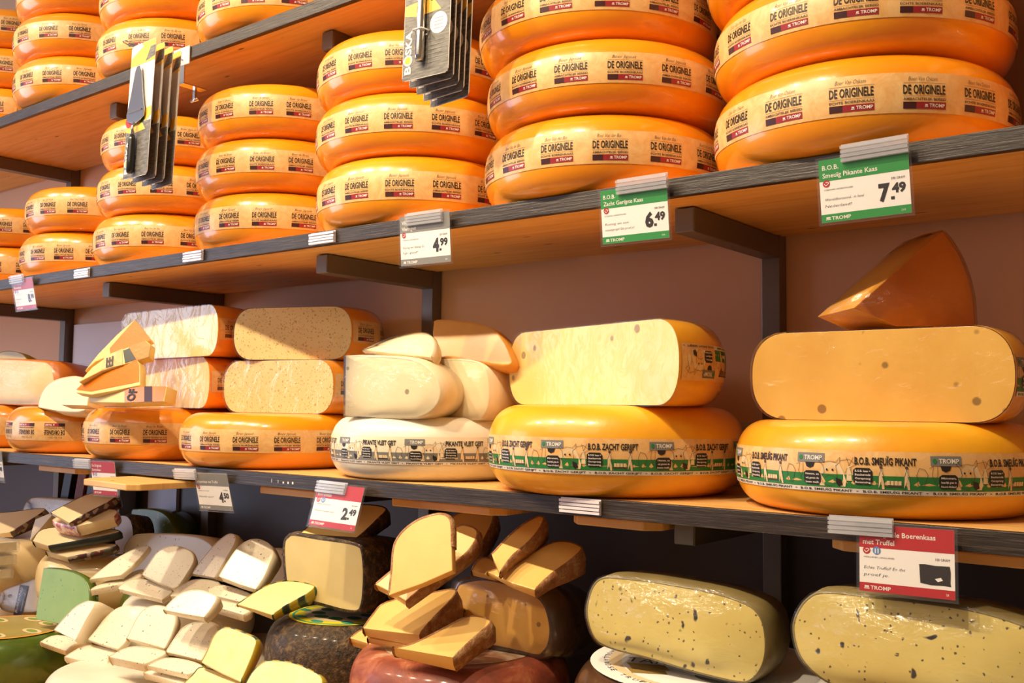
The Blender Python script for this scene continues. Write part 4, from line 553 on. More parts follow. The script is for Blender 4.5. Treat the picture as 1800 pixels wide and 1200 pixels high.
('cheese_piece', 'small olive-coloured cheese piece lying on the far left half cheese', 'cheese', None, 'olive', 'olive', (-2.9116, 0.14, 0.1341), [(0.9945, -0.0314, 0.0999), (0.1047, 0.298, -0.9488), (-0.0, 0.9541, 0.2996)], [(-87.5, -12.0), (-77.4, 5.6), (-29.5, 13.5), (23.8, 10.6), (69.7, -0.7), (95.3, -16.7)], [5], 0.06, 0.06, {}),
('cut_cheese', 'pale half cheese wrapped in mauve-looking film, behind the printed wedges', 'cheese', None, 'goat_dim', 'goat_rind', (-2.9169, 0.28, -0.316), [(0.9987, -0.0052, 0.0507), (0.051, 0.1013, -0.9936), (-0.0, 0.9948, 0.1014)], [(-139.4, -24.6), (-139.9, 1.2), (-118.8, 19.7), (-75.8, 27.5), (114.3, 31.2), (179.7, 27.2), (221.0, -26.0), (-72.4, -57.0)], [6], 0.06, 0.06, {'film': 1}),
('cheese_wedge', 'beige wedge at the far left, its printed rind facing right', 'cheese', 'printed-rind wedges stacked at the left of the counter', 'beige', 'dark_print', (-2.8465, 0.14, -0.3317), [(0.9487, -0.2444, 0.2007), (0.3162, 0.7331, -0.6021), (-0.0, 0.6347, 0.7727)], [(-83.9, -31.3), (-19.0, -57.1), (28.2, -44.9), (54.8, -3.6), (78.5, 42.6), (55.7, 50.2), (-14.5, 34.2), (-101.7, 12.4)], [0, 1], 0.014, 0.04, {}),
('cheese_wedge', 'beige block between the far left wedge and the pink-printed block', 'cheese', 'printed-rind wedges stacked at the left of the counter', 'beige', 'dark_print', (-2.6552, 0.12, -0.3282), [(0.9923, -0.0654, 0.1054), (0.124, 0.523, -0.8433), (-0.0, 0.8498, 0.527)], [(-2.3, -46.3), (10.1, -20.4), (30.4, 31.5), (12.3, 35.3), (-30.8, 15.1), (-20.1, -14.5)], [0, 1, 2, 3, 4, 5], 0.03, 0.03, {}),
('cheese_wedge', 'topmost printed wedge, half in light and half in shade, dark patterned side', 'cheese', 'printed-rind wedges stacked at the left of the counter', 'beige', 'dark_print', (-2.3802, 0.1, -0.2524), [(0.9104, -0.3302, 0.2494), (0.4138, 0.7265, -0.5486), (-0.0, 0.6026, 0.798)], [(-81.3, -33.9), (-4.7, -68.2), (22.9, -28.2), (55.6, 10.7), (63.6, 40.7), (22.5, 51.6), (-23.4, 32.1), (-55.0, -1.3)], [0], 0.008, 0.04, {}),
('cheese_wedge', 'block with pink lettering on its front end, under the topmost printed wedge', 'cheese', 'printed-rind wedges stacked at the left of the counter', 'beige', 'pink_print', (-2.3671, 0.1, -0.2822), [(0.9806, -0.1687, 0.1), (0.1961, 0.8435, -0.5001), (-0.0, 0.51, 0.8602)], [(-105.9, -23.9), (-0.3, -41.0), (83.1, 5.2), (60.0, 33.8), (-40.0, 26.4)], [1], 0.028, 0.034, {}),
('cheese_wedge', 'wedge with a black band along its side, third from the top', 'cheese', 'printed-rind wedges stacked at the left of the counter', 'beige', 'black_band', (-2.4317, 0.09, -0.3305), [(0.9806, -0.1687, 0.1), (0.1961, 0.8435, -0.5001), (-0.0, 0.51, 0.8602)], [(-99.2, -38.2), (-25.9, -50.3), (134.1, 16.8), (118.9, 33.7), (-21.1, 30.2), (-113.8, 8.0)], [0], 0.02, 0.02, {}),
('cheese_wedge', 'lowest wedge of the printed stack, resting on the cream wheel', 'cheese', 'printed-rind wedges stacked at the left of the counter', 'beige', 'dark_print', (-2.3913, 0.1, -0.3632), [(0.9762, -0.1931, 0.0989), (0.2169, 0.8688, -0.445), (-0.0, 0.4559, 0.89)], [(-105.0, -24.1), (-9.5, -38.7), (87.1, 15.6), (71.5, 31.1), (-46.8, 16.3)], [0], 0.016, 0.02, {}),
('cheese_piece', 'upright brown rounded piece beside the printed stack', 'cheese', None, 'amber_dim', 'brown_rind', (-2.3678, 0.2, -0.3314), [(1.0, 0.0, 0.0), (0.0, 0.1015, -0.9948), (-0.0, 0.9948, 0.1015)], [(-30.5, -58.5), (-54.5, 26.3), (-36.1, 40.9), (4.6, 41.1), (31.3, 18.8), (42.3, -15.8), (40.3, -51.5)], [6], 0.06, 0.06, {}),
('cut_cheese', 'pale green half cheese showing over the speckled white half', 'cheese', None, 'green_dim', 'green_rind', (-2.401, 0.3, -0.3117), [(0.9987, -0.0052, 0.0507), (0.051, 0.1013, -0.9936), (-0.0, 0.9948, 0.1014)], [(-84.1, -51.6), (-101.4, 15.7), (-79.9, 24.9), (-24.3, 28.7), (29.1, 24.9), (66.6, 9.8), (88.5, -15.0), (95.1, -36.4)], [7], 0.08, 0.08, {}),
('cheese_wedge', 'bright green herb wedge with a flat left side, standing on the green wheel', 'cheese', None, 'green', 'green_rind', (-2.298, 0.015, -0.4599), [(0.9878, -0.0392, 0.1509), (0.156, 0.2485, -0.956), (-0.0, 0.9678, 0.2516)], [(-90.2, -60.2), (-101.2, -4.0), (-110.6, 58.8), (-49.6, 61.6), (15.0, 56.7), (55.5, 41.9), (75.0, 17.7), (84.7, -12.3), (79.0, -38.7), (39.5, -56.0), (-9.5, -61.6)], [0, 1, 10], 0.025, 0.025, {}),
('cheese_piece', 'tan cheese piece with handwriting and a dark lettered label, at the far left', 'cheese', None, 'tan', 'tan', (-2.6623, 0.08, -0.5189), [(0.9878, -0.0318, 0.1527), (0.156, 0.2011, -0.9671), (-0.0, 0.9791, 0.2036)], [(-75.5, -22.1), (-82.5, 2.4), (-66.1, 17.5), (-5.9, 38.1), (63.4, 56.4), (93.3, -1.4), (82.4, -22.7), (24.8, -31.8), (-40.9, -36.0)], [], 0.05, 0.05, {'label_': 3, 'film': 1}),
]

# ------------------------------------------------------------------ cut pieces (outline of the front face in mm in its own plane, then real thickness behind it)
def smooth(pts, cut):
    n = len(pts); cutset = set(i % n for i in cut); corner = [((i in cutset) or ((i - 1) % n in cutset)) for i in range(n)]; out = []; flags = []
    for i in range(n):
        p0, p1, p2, p3 = pts[(i - 1) % n], pts[i], pts[(i + 1) % n], pts[(i + 2) % n]
        if i in cutset: out.append(p1); flags.append(True); continue
        if corner[i]: p0 = p1
        if corner[(i + 1) % n]: p3 = p2
        for s_ in range(4):
            t_ = s_ / 4; q = tuple(.5 * ((2 * p1[k]) + (-p0[k] + p2[k]) * t_ + (2 * p0[k] - 5 * p1[k] + 4 * p2[k] - p3[k]) * t_ ** 2 + (-p0[k] + 3 * p1[k] - 3 * p2[k] + p3[k]) * t_ ** 3) for k in (0, 1))
            out.append(q); flags.append(False)
    return out, flags
def piece(name, label, cat, group, pm, rm, loc, rot, pts, cut, t0, t1, opt):
    pts = [(a * .001, b_ * .001) for a, b_ in pts]
    area_ = sum(pts[i][0] * pts[(i + 1) % len(pts)][1] - pts[(i + 1) % len(pts)][0] * pts[i][1] for i in range(len(pts)))
    P, fl = smooth(pts, cut); 
    if area_ < 0: P = P[::-1]; fl = fl[::-1]; fl = fl[1:] + fl[:1]
    n = len(P); cx = sum(q[0] for q in P) / n; cy = sum(q[1] for q in P) / n
    rt = opt.get('rt', .0012); anycut = any(fl)
    if anycut:   # thickness grows away from the cut edge
        ca = [((P[i][0] + P[(i + 1) % n][0]) / 2, (P[i][1] + P[(i + 1) % n][1]) / 2) for i in range(n) if fl[i]]; ax = sum(q[0] for q in ca) / len(ca); ay = sum(q[1] for q in ca) / len(ca)
    else: ax, ay = cx - .1, cy
    dx, dy = cx - ax, cy - ay; L = math.hypot(dx, dy) or 1; dx /= L; dy /= L; pr = [(q[0] - ax) * dx + (q[1] - ay) * dy for q in P]; lo, hi = min(pr), max(pr)
    th = [t0 + (t1 - t0) * (v - lo) / max(1e-6, hi - lo) for v in pr]
    nrm = []
    for i in range(n):
        a, b_ = P[i - 1], P[(i + 1) % n]; ex, ey = b_[0] - a[0], b_[1] - a[1]; l_ = math.hypot(ex, ey) or 1; nrm.append((ey / l_, -ex / l_))
    m4 = Matrix(rot).to_4x4(); m4.translation = Vector(loc)
    fm = opt.get('face', pm); mats = [pm, fm]; b = MB()
    big = max(t0, t1) > .1; sc = .93 if big else 1.0
    ins = [(P[i][0] - nrm[i][0] * rt * .5, P[i][1] - nrm[i][1] * rt * .5) for i in range(n)]
    back = [(cx + (x_ - cx) * sc, cy + (y_ - cy) * sc) for x_, y_ in ins]
    vs = [(x_, y_, 0) for x_, y_ in ins] + [(back[i][0], back[i][1], -th[i]) for i in range(n)]
    b.add(vs, [tuple(range(n))], 1); b.add(vs, [tuple(range(n, 2 * n))[::-1]], 0); b.add(vs, [((i + 1) % n, i, i + n, (i + 1) % n + n) for i in range(n)], 0, True)
    bm = bmesh.new(); me = b.mesh(name, mats); bm.from_mesh(me); bmesh.ops.remove_doubles(bm, verts=bm.verts, dist=1e-6); bm.to_mesh(me); bm.free()
    for p_ in me.polygons:
        if p_.normal.z > .5: p_.use_smooth = False
    o = link(name, me, None, .0012); o.matrix_world = m4; tag(o, label, cat, group)
    # rind: strip of real thickness along the uncut edges
    runs = []; i0 = next((i for i in range(n) if fl[i - 1] and not fl[i]), None)
    if i0 is None: runs = [list(range(n)) + [0]] if not anycut else []
    else:
        i = i0; cur = [i0]
        for s_ in range(n):
            j = (i0 + s_) % n
            if not fl[j]: cur.append((j + 1) % n)
            else:
                if len(cur) > 1: runs.append(cur)
                cur = [(j + 1) % n]
        if len(cur) > 1: runs.append(cur)
    r_ = MB()
    for run in runs:
        vs = []; mq = 5
        for i in run:
            x_, y_ = P[i]; nx, ny = nrm[i]; inner = (x_ - nx * rt * 1.1, y_ - ny * rt * 1.1); T_ = th[i]
            bx, by = cx + (x_ - cx) * sc, cy + (y_ - cy) * sc
            bul = min(.006, T_ * .12) if big else min(.003, T_ * .1)
            prof_ = [(inner[0], inner[1], .0004), (x_ + nx * rt * .3, y_ + ny * rt * .3, .0003), (x_ * .6 + bx * .4 + nx * (rt * .6 + bul), y_ * .6 + by * .4 + ny * (rt * .6 + bul), -T_ * .4),
                     (bx + nx * rt * .3, by + ny * rt * .3, -T_ - .0003), (bx - nx * rt * 1.1, by - ny * rt * 1.1, -T_ - .0004)]
            vs += prof_
        fs = [(k * mq + j, k * mq + j + 1, (k + 1) * mq + j + 1, (k + 1) * mq + j) for k in range(len(run) - 1) for j in range(mq - 1)]
        r_.add(vs, fs, 0, True)
    if r_.v: r_.build('rind', rm, o)
    if opt.get('film'):
        w_ = MB(); off = rt + .0010; fr_ = [(P[i][0] + nrm[i][0] * off, P[i][1] + nrm[i][1] * off) for i in range(n)]
        vs = [(x_, y_, .0014) for x_, y_ in fr_] + [(fr_[i][0], fr_[i][1], -th[i] * .96) for i in range(n)] + [(cx, cy, .0022)]
        w_.add(vs, [(i, (i + 1) % n, 2 * n) for i in range(n)] + [((i + 1) % n, i, i + n, (i + 1) % n + n) for i in range(n)], 0, True); w_.build('plastic_wrap', 'film', o)
    if opt.get('patch'):
        q = MB(); mats = []; s = Sheet()
        for mt, pp in opt['patch']: s.poly([(a_ * .001, c_ * .001) for a_, c_ in pp], mt, 1 + len(s.p))
        s.emit(q, lambda x_, y_, z_: (x_, y_, z_ + .0003), mats); q.build('rind', mats, o)
    k = opt.get('label_')
    if k:
        s = Sheet(); mats = ['paper']; q = MB()
        if k == 1: lx, ly = opt['lp']; s.text('EE', lx * .001 + .018, ly * .001 + .004, .026, .017, 'ink', 4, bold=.04, rot=R(108))
        if k == 2: lx, ly = opt['lp']; s.text('OF', lx * .001, ly * .001, .028, .026, 'ink', 4, bold=.04, rot=R(90))
        if k == 3: s.rect(-.010, -.042, .026, .036, 'maroon', 1); s.rect(.008, -.041, .025, .035, 'ink', 2); s.text('Bokkenheit', .004, -.036, .066, .011, 'white_print', 3, rot=R(90), shear=.3); s.text('Geitenkaas', .020, -.030, .045, .006, 'white_print', 3, rot=R(90), shear=.3); s.text('e', -.05, .0, .014, .012, 'ink', 2, shear=.2)
        s.emit(q, lambda x_, y_, z_: (x_, y_, z_ + .0008), mats); q.build('label_print', mats, o)
    return o
def rot_sheet(s, a):
    q = Sheet(); c_, s_ = math.cos(a), math.sin(a); q.p = [([(x * c_ - y * s_, x * s_ + y * c_) for x, y in pts], f, m, l) for pts, f, m, l in s.p]; return q
def move_sheet(s, dx, dy): return s.shifted(dx, dy)
for q in PIECES: piece(*q)

# ------------------------------------------------------------------ whole wheels on the counter
def plain_wheel(x, y, z, Rw, H, er, m, label, rot=0):
    o = link('whole_cheese', wheel_mesh('whole_cheese', m, Rw, H, er)); o.location = (x, y, z); o.rotation_euler.z = R(rot); tag(o, label, 'cheese'); return o
def top_disc(o, rad, z, art, name='top_label'):
    b = MB(); mats = []; art.emit(b, lambda x_, y_, l_: (x_, y_, z + .0004 + l_), mats); c = b.build(name, mats, o); return c
CZ = -.66
w1 = plain_wheel(-1.12, .085, CZ, .185, .13, .05, 'red_rind', 'red-brown cheese wheel directly on the counter, below the visible red wheel')
w2 = plain_wheel(-1.12, .085, CZ + .13, .185, .13, .05, 'red_rind', 'red-brown mottled cheese wheel carrying the stack of aged orange wedges')
plain_wheel(-1.45, .125, CZ, .148, .13, .055, 'brown_rind', 'brown rough-skinned wheel directly on the counter, below the visible rough wheel')
s = Sheet(); s.circle(0, 0, .13, .13, 'mould', 1, 40); top_disc(w2, .13, .13, s)
w3 = plain_wheel(-1.447, .12, CZ + .13, .148, .132, .055, 'brown_rind', 'dark brown rough-skinned cheese wheel with a yellow and green label on top')
s = Sheet(); s.circle(0, 0, .125, .125, 'yellow_print', 1, 40); s.circle(0, 0, .118, .118, 'teal_print', 2, 40); s.circle(0, 0, .112, .112, 'yellow_print', 3, 40); s.circle(0, 0, .09, .09, 'cream_print', 4, 40)
for i in range(9): a = i * .7; s.circle(.1 * math.cos(a), .1 * math.sin(a), .018, .01, 'teal_print', 5, 10, a); s.circle(.06 * math.cos(a + .3), .06 * math.sin(a + .3), .02, .014, 'leaf_print', 5, 10)
s = s.shifted(0, 0, .84); top_disc(w3, .1, .132, s)
w4 = plain_wheel(-.661, .105, CZ, .2, .15, .05, 'dark_rind', 'dark cheese wheel directly on the counter, below the white-labelled one')
w5 = plain_wheel(-.661, .10, CZ + .15, .2, .152, .05, 'dark_rind', 'dark cheese wheel with a large white and gold lettered label on top')
s = Sheet(); s.circle(0, 0, .172, .172, 'card_white', 1, 60); s.circle(-.0, .0, .145, .145, 'cream_print', 2, 50); s.circle(.012, 0, .138, .138, 'card_white', 3, 50)
s.poly([(-.095, -.075), (-.045, -.055), (-.025, -.075), (-.07, -.1)], 'gold', 4); s.poly([(-.08, -.1), (-.03, -.08), (-.018, -.095), (-.06, -.118)], 'gold', 4)
s.text('TARTUFO', -.10, -.07, .14, .026, 'ink_soft', 4, rot=R(20)); s.circle(.06, -.07, .05, .022, 'grey_print', 4, 16)
for i, ch in enumerate('NOORDHOLLANDSE TRUFFELKAAS'):
    a = R(165 + i * 5.2); 
    if ch != ' ': s.text(ch, .153 * math.cos(a), .153 * math.sin(a), .008, .008, 'ink_soft', 4, rot=a + math.pi / 2)
top_disc(w5, .17, .152, s)
plain_wheel(-.24, .12, CZ, .2, .16, .05, 'dark_rind', 'dark cheese wheel on the counter below the larger truffle half, lower one')
w6 = plain_wheel(-.24, .12, CZ + .16, .2, .165, .05, 'dark_rind', 'dark cheese wheel with a plain white label, under the larger truffle half')
s = Sheet(); s.circle(0, 0, .172, .172, 'card_white', 1, 60); top_disc(w6, .17, .165, s)
plain_wheel(-1.93, .255, CZ, .14, .11, .05, 'white_rind', 'white goat cheese wheel low on the counter, behind the front white wheel')
plain_wheel(-2.02, .16, CZ + .11, .15, .115, .048, 'white_rind', 'white goat cheese wheel under the upper row of speckled slices')
g2 = plain_wheel(-1.96, -.05, CZ, .14, .109, .045, 'white_rind', 'white goat cheese wheel under the left front row of slices, thin line around it')
plain_wheel(-1.60, -.17, CZ, .13, .13, .045, 'white_rind', 'white goat cheese wheel at the bottom edge, under the right front slices')
gw = plain_wheel(-2.45, -.05, CZ, .165, .120, .045, 'green_rind', 'glossy dark green herb cheese wheel with an orange-ringed label on top')
s = Sheet(); s.circle(0, 0, .135, .135, 'orange_rind', 1, 50); s.circle(0, 0, .124, .124, 'olive', 2, 50)
for i in range(7): a = i * .9 + .2; s.circle(.09 * math.cos(a), .09 * math.sin(a), .035, .016, 'cream_print', 3, 14, a); s.circle(.09 * math.cos(a), .09 * math.sin(a), .022, .009, 'green', 4, 12, a)
top_disc(gw, .15, .120, s)
plain_wheel(-2.29, .26, CZ, .10, .215, .045, 'green_rind', 'dark green speckled wheel glimpsed between the bright green wedge and the white wheel')
plain_wheel(-2.78, -.06, CZ, .13, .125, .045, 'cream_wax', 'cream-coloured wheel at the left edge of the picture on the counter')
for i, z_ in enumerate((CZ, CZ + .135)): plain_wheel([-2.56, -2.49][i], [.25, .225][i], z_, [.14, .172][i], .1345, .05, 'cream_wax', ['lower cream-coloured wheel behind the green wheel', 'glossy cream-coloured wheel under the printed-rind wedges'][i])
for i, z_ in enumerate((CZ, CZ + .14)): plain_wheel(-2.885, [.25, .20][i], z_, [.14, .185][i], .139, .05, 'cream_wax', ['lower cream-coloured wheel at the far left back', 'upper cream-coloured wheel at the far left back of the counter'][i])

# packs of sliced cheese at the far left
for i in range(3):
    x, y, z = -2.68, .0, -.455 + .034 * i
    e = MB(); e.box((-.07, -.05, 0), (.07, .05, .03)); o = e.build('cheese_pack', 'thick_film', None, .006); o.location = (x + .004 * i, y, z - .0); o.rotation_euler.z = R(-12 + 5 * i)
    tag(o, 'clear plastic pack of pale cheese at the far left, %s of the pile' % ['bottom', 'middle', 'topmost'][i], 'cheese pack', 'clear packs piled at the left edge')
    b = MB(); b.box((-.06, -.043, .004), (.06, .043, .026)); b.build('cheese_slab', 'cream', o)
    s = Sheet(); s.rect(-.05, .006, .055, .024, 'card_white', 1)
    for k in range(16): s.rect(-.04 + k * .005, .009, -.038 + k * .005, .021, 'ink_soft', 2)
    b = MB(); mats = []; s.emit(b, lambda x_, y_, l_: (x_, -.0515 - l_, y_), mats); b.build('pack_label', mats, o)

# ------------------------------------------------------------------ price cards
def card_sheet(w, h, col, l1, l2, price, cents, note, weight, number, logo2=False, blot=False, origin='LUTJEWINKEL | NOORD-HOLLAND'):
    s = Sheet(); u = w / 100.; v = h / 76.; P = lambda x, y: (x * u, -y * v)
    s.rect(0, -h, w, 0, 'card_white', 1); s.rect(0, -26 * v, w, 0, col, 2); s.rect(0, -h, w, -66 * v, col, 2)
    if l2: s.text(l1, 4 * u, -12.5 * v, 1, 5.6 * v, 'white_print', 3, bold=.015, natural=True); s.text(l2, 4 * u, -22 * v, 1, 5.6 * v, 'white_print', 3, bold=.015, natural=True)
    else: s.text(l1, 4 * u, -20 * v, .95, 5.4 * v, 'white_print', 3, bold=.015, natural=True)
    s.circle(8 * u, -29 * v, 4.2 * u, 4.2 * u, 'card_red', 3); s.line([P(5.5, 29), P(7.5, 31.5), P(11, 28.5), P(9, 27), P(7, 27.8)], .7 * u, 'card_white', 4)
    if logo2: s.circle(19 * u, -29 * v, 4.4 * u, 4.4 * u, 'blue_print', 3); s.rect(17 * u, -32 * v, 18.2 * u, -26.5 * v, 'card_white', 4); s.rect(20 * u, -32 * v, 21.2 * u, -26.5 * v, 'card_white', 4)
    s.text(origin, 5 * u, -37.5 * v, 33 * u, 1.8 * v, 'ink_soft', 3)
    for i, n_ in enumerate(note): scribble(s, 5 * u, -(50 + i * 8) * v, min(44, 3 * len(n_)) * u, 3.4 * v, 'ink', n_, 3)
    s.text(weight, 95 * u, -35 * v, .85, 2.9 * v, 'ink_soft', 3, natural=True, align='r')
    if blot:
        s.poly([P(*q) for q in [(64, 40), (70, 39.5), (80, 40.5), (95, 40), (96, 47), (95.5, 58), (96, 62), (88, 61.5), (76, 62), (65, 60.5), (64.5, 52)]], 'ink', 3); s.poly([P(*q) for q in [(80, 55), (86, 53), (88, 56), (83, 58)]], 'card_white', 4)
    else:
        s.text(price, 66 * u, -58 * v, 12.5 * u, 19 * v, 'ink', 3, bold=.05); s.rect(79 * u, -58 * v, 83 * u, -54.5 * v, 'ink', 3); s.text(cents, 80.5 * u, -50 * v, 15 * u, 10.5 * v, 'ink', 3, bold=.045)
    s.rect(5 * u, -73 * v, 11 * u, -72 * v, 'white_print', 3); s.rect(5.6 * u, -71.5 * v, 10.4 * u, -69.3 * v, 'white_print', 3)
    s.text('TROMP', 12 * u, -73.3 * v, 22 * u, 4.2 * v, 'white_print', 3, bold=.02); s.text(number, 94 * u, -72.5 * v, 1, 2.4 * v, 'white_print', 3, natural=True, align='r')
    return s
def price_card(x, z, tilt, roll, w, h, label, clip, **k):
    e = empty('price_card', (x, -.012, z)); e.rotation_euler = (R(-tilt), R(-roll), 0); tag(e, label, 'price card', 'price cards hanging from the shelf edges')
    s = card_sheet(w, h, **k); b = MB(); mats = []; s.emit(b, lambda x_, y_, l_: (x_, -l_, y_), mats, .00015); b.box((0, 0, -h), (w, .0006, 0), mats.index('card_white')); b.build('printed_card', mats, e)
    b = MB(); m_ = .0035; b.box((-m_, -.0022, -h - m_), (w + m_, -.0016, .003)); b.box((-m_, .0012, -h - m_), (w + m_, .0016, .003))
    b.box((-m_, -.0022, -h - m_), (w + m_, .0016, -h - m_ + .0008)); b.build('clear_holder', 'clear_plastic', e)
    if clip:
        x0_, w_, z1 = clip; c = clip_mesh(w_, 'clear_clip'); o = link('clip', c, e); o.location = (x0_, -.0028, z1)
    return e
def clip_mesh(w, kind='clip_white'):
    b = MB(); 
    for j in range(4): b.box((0, -.0035 - .0008 * (j % 2), -.0205 + j * .0052), (w, .001, -.0205 + j * .0052 + .0038))
    b.box((0, .001, -.021), (w, .0022, .001)); return b.mesh('clip', ['clip_white' if kind == 'clip_white' else 'clip_clear'])
film('clip_clear', .12, .28, 8, .1)
CG = dict(weight='500 GRAM')
price_card(-.4580, .3119, -6.1, .8, .1083, .0777, 'green price card reading 7.49, rightmost on the middle shelf edge', (.030, .080, .014), col='card_green', l1='B.O.B.', l2='Smeuïg Pikante Kaas', price='7', cents='49', note=['Wereldberoemd.. in heel', 'Nederland!'], number='210', **CG)
price_card(-.7814, .3149, -6.4, -.2, .1091, .0769, 'green price card reading 6.49 on the middle shelf edge', (.030, .082, .012), col='card_green', l1='B.O.B.', l2='Zacht Gerijpte Kaas', price='6', cents='49', note=['Romig en van', 'natuurgerijpt! Dat proef je!'], number='208', **CG)
price_card(-1.1887, .3217, -5, -.6, .1131, .0832, 'grey price card reading 4.99 on the middle shelf edge', (.018, .082, .004), col='card_grey', l1='Vleit', l2='Vleitegeit', price='4', cents='99', note=['Prachtig wit! Smeuïg! Zo', 'lijn gaaf!'], number='881', weight='250 GRAM')
price_card(-2.5878, .3117, -11, .4, .1054, .0777, 'small red price card reading 8.98 at the left end of the middle shelf edge', (-.004, .07, .012), col='card_red', l1='De Originele', l2='Boerenkaas', price='8', cents='98', note=['Pittig en', 'oud!'], number='31', logo2=True, **CG)
price_card(-2.716, -.1253, -9, -1, .112, .0780, 'grey price card reading 5.98 at the left end of the lower shelf edge', (.02, .07, .006), col='card_grey', l1='Boerenkaas', l2='belegen', price='5', cents='98', note=['Romig van smaak', 'zo lekker'], number='17', **CG)
price_card(-2.1651, -.1323, -8.1, 1.2, .1013, .0762, 'red price card partly hidden behind the protruding wooden board', (-.068, .07, .004), col='card_red', l1='De Originele', l2='Boerenkaas', price='4', cents='99', note=['Heerlijk', 'romig'], number='22', logo2=True, **CG)
price_card(-1.7614, -.1390, -12.8, 1.7, .1098, .0756, 'grey price card reading 4.50 on the lower shelf edge', (-.064, .075, .008), col='card_grey', l1='Schapenkaas met Truffel', l2='', price='4', cents='50', note=['Heerlijk apart!'], number='41', weight='100 GRAM')
price_card(-1.3774, -.1377, 16.3, -.9, .1176, .0753, 'tilted red price card reading 2.49 on the lower shelf edge', (.0, .075, .004), col='card_red', l1='De Originele', l2='Boerenkaas', price='2', cents='49', note=['Zachte romige kaas'], number='26', logo2=True, weight='100 GRAM')
price_card(-.4116, -.1319, 3.5, .9, .1061, .0767, 'red price card for truffle cheese with its price blacked out, lower shelf edge', (-.036, .076, .008), col='card_red', l1='De Originele Boerenkaas', l2='met Truffel', price='', cents='', note=['Echte Truffel! En dat', 'proef je.'], number='28', logo2=True, blot=True, weight='100 GRAM', origin='HOLLAND | HOLLAND')
for x, z, w_, lab in [(-1.430, ZU - .003, .068, 'pale ribbed clip without a card, between the 4.99 card and the third stack'), (-1.835, ZU - .002, .066, 'pale ribbed clip without a card, below the second gap from the left'), (-2.285, ZU - .004, .064, 'pale ribbed clip without a card, right of the small red 8.98 card'), (-.853, ZL - .001, .070, 'pale ribbed clip without a card on the lower shelf edge, under the tall cow-band wheel')]:
    o = link('label_clip', clip_mesh(w_)); o.location = (x, -.0035, z); tag(o, lab, 'clip', 'empty label clips on the shelf edges')

# ------------------------------------------------------------------ wooden boards under the lower shelf
def board(x0, x1, y0, y1, z, label, rot=0):
    b = MB(); r_ = .02; w_ = x1 - x0; d_ = y1 - y0
    pts = [(r_, 0), (w_ - r_, 0), (w_, r_), (w_, d_), (0, d_), (0, r_)]; b.prism(pts, 0, .013); o = b.build('wooden_board', 'pine', None, .002); o.location = (x0, y0, z); o.rotation_euler.z = R(rot); tag(o, label, 'board', 'wooden boards under the lower shelf')
zb = ZL - TH - .0185
board(-2.02, -1.80, -.115, .08, zb, 'light wooden board sticking out below the lower shelf, before the red price card', -3)
board(-1.62, -1.42, .03, .20, zb, 'wooden board under the lower shelf, between the 4.50 and 2.49 cards')
board(-1.26, -1.00, .035, .22, zb, 'wooden board under the lower shelf, above the aged orange wedges')
board(-.87, -.715, .035, .2, zb, 'wooden board under the lower shelf, right below the empty label clip')
board(-.47, -.14, .035, .2, zb, 'wooden board under the lower shelf, behind the truffle price card')
board(-2.52, -2.30, .035, .2, zb, 'wooden board under the lower shelf, above the dark leaning folders')

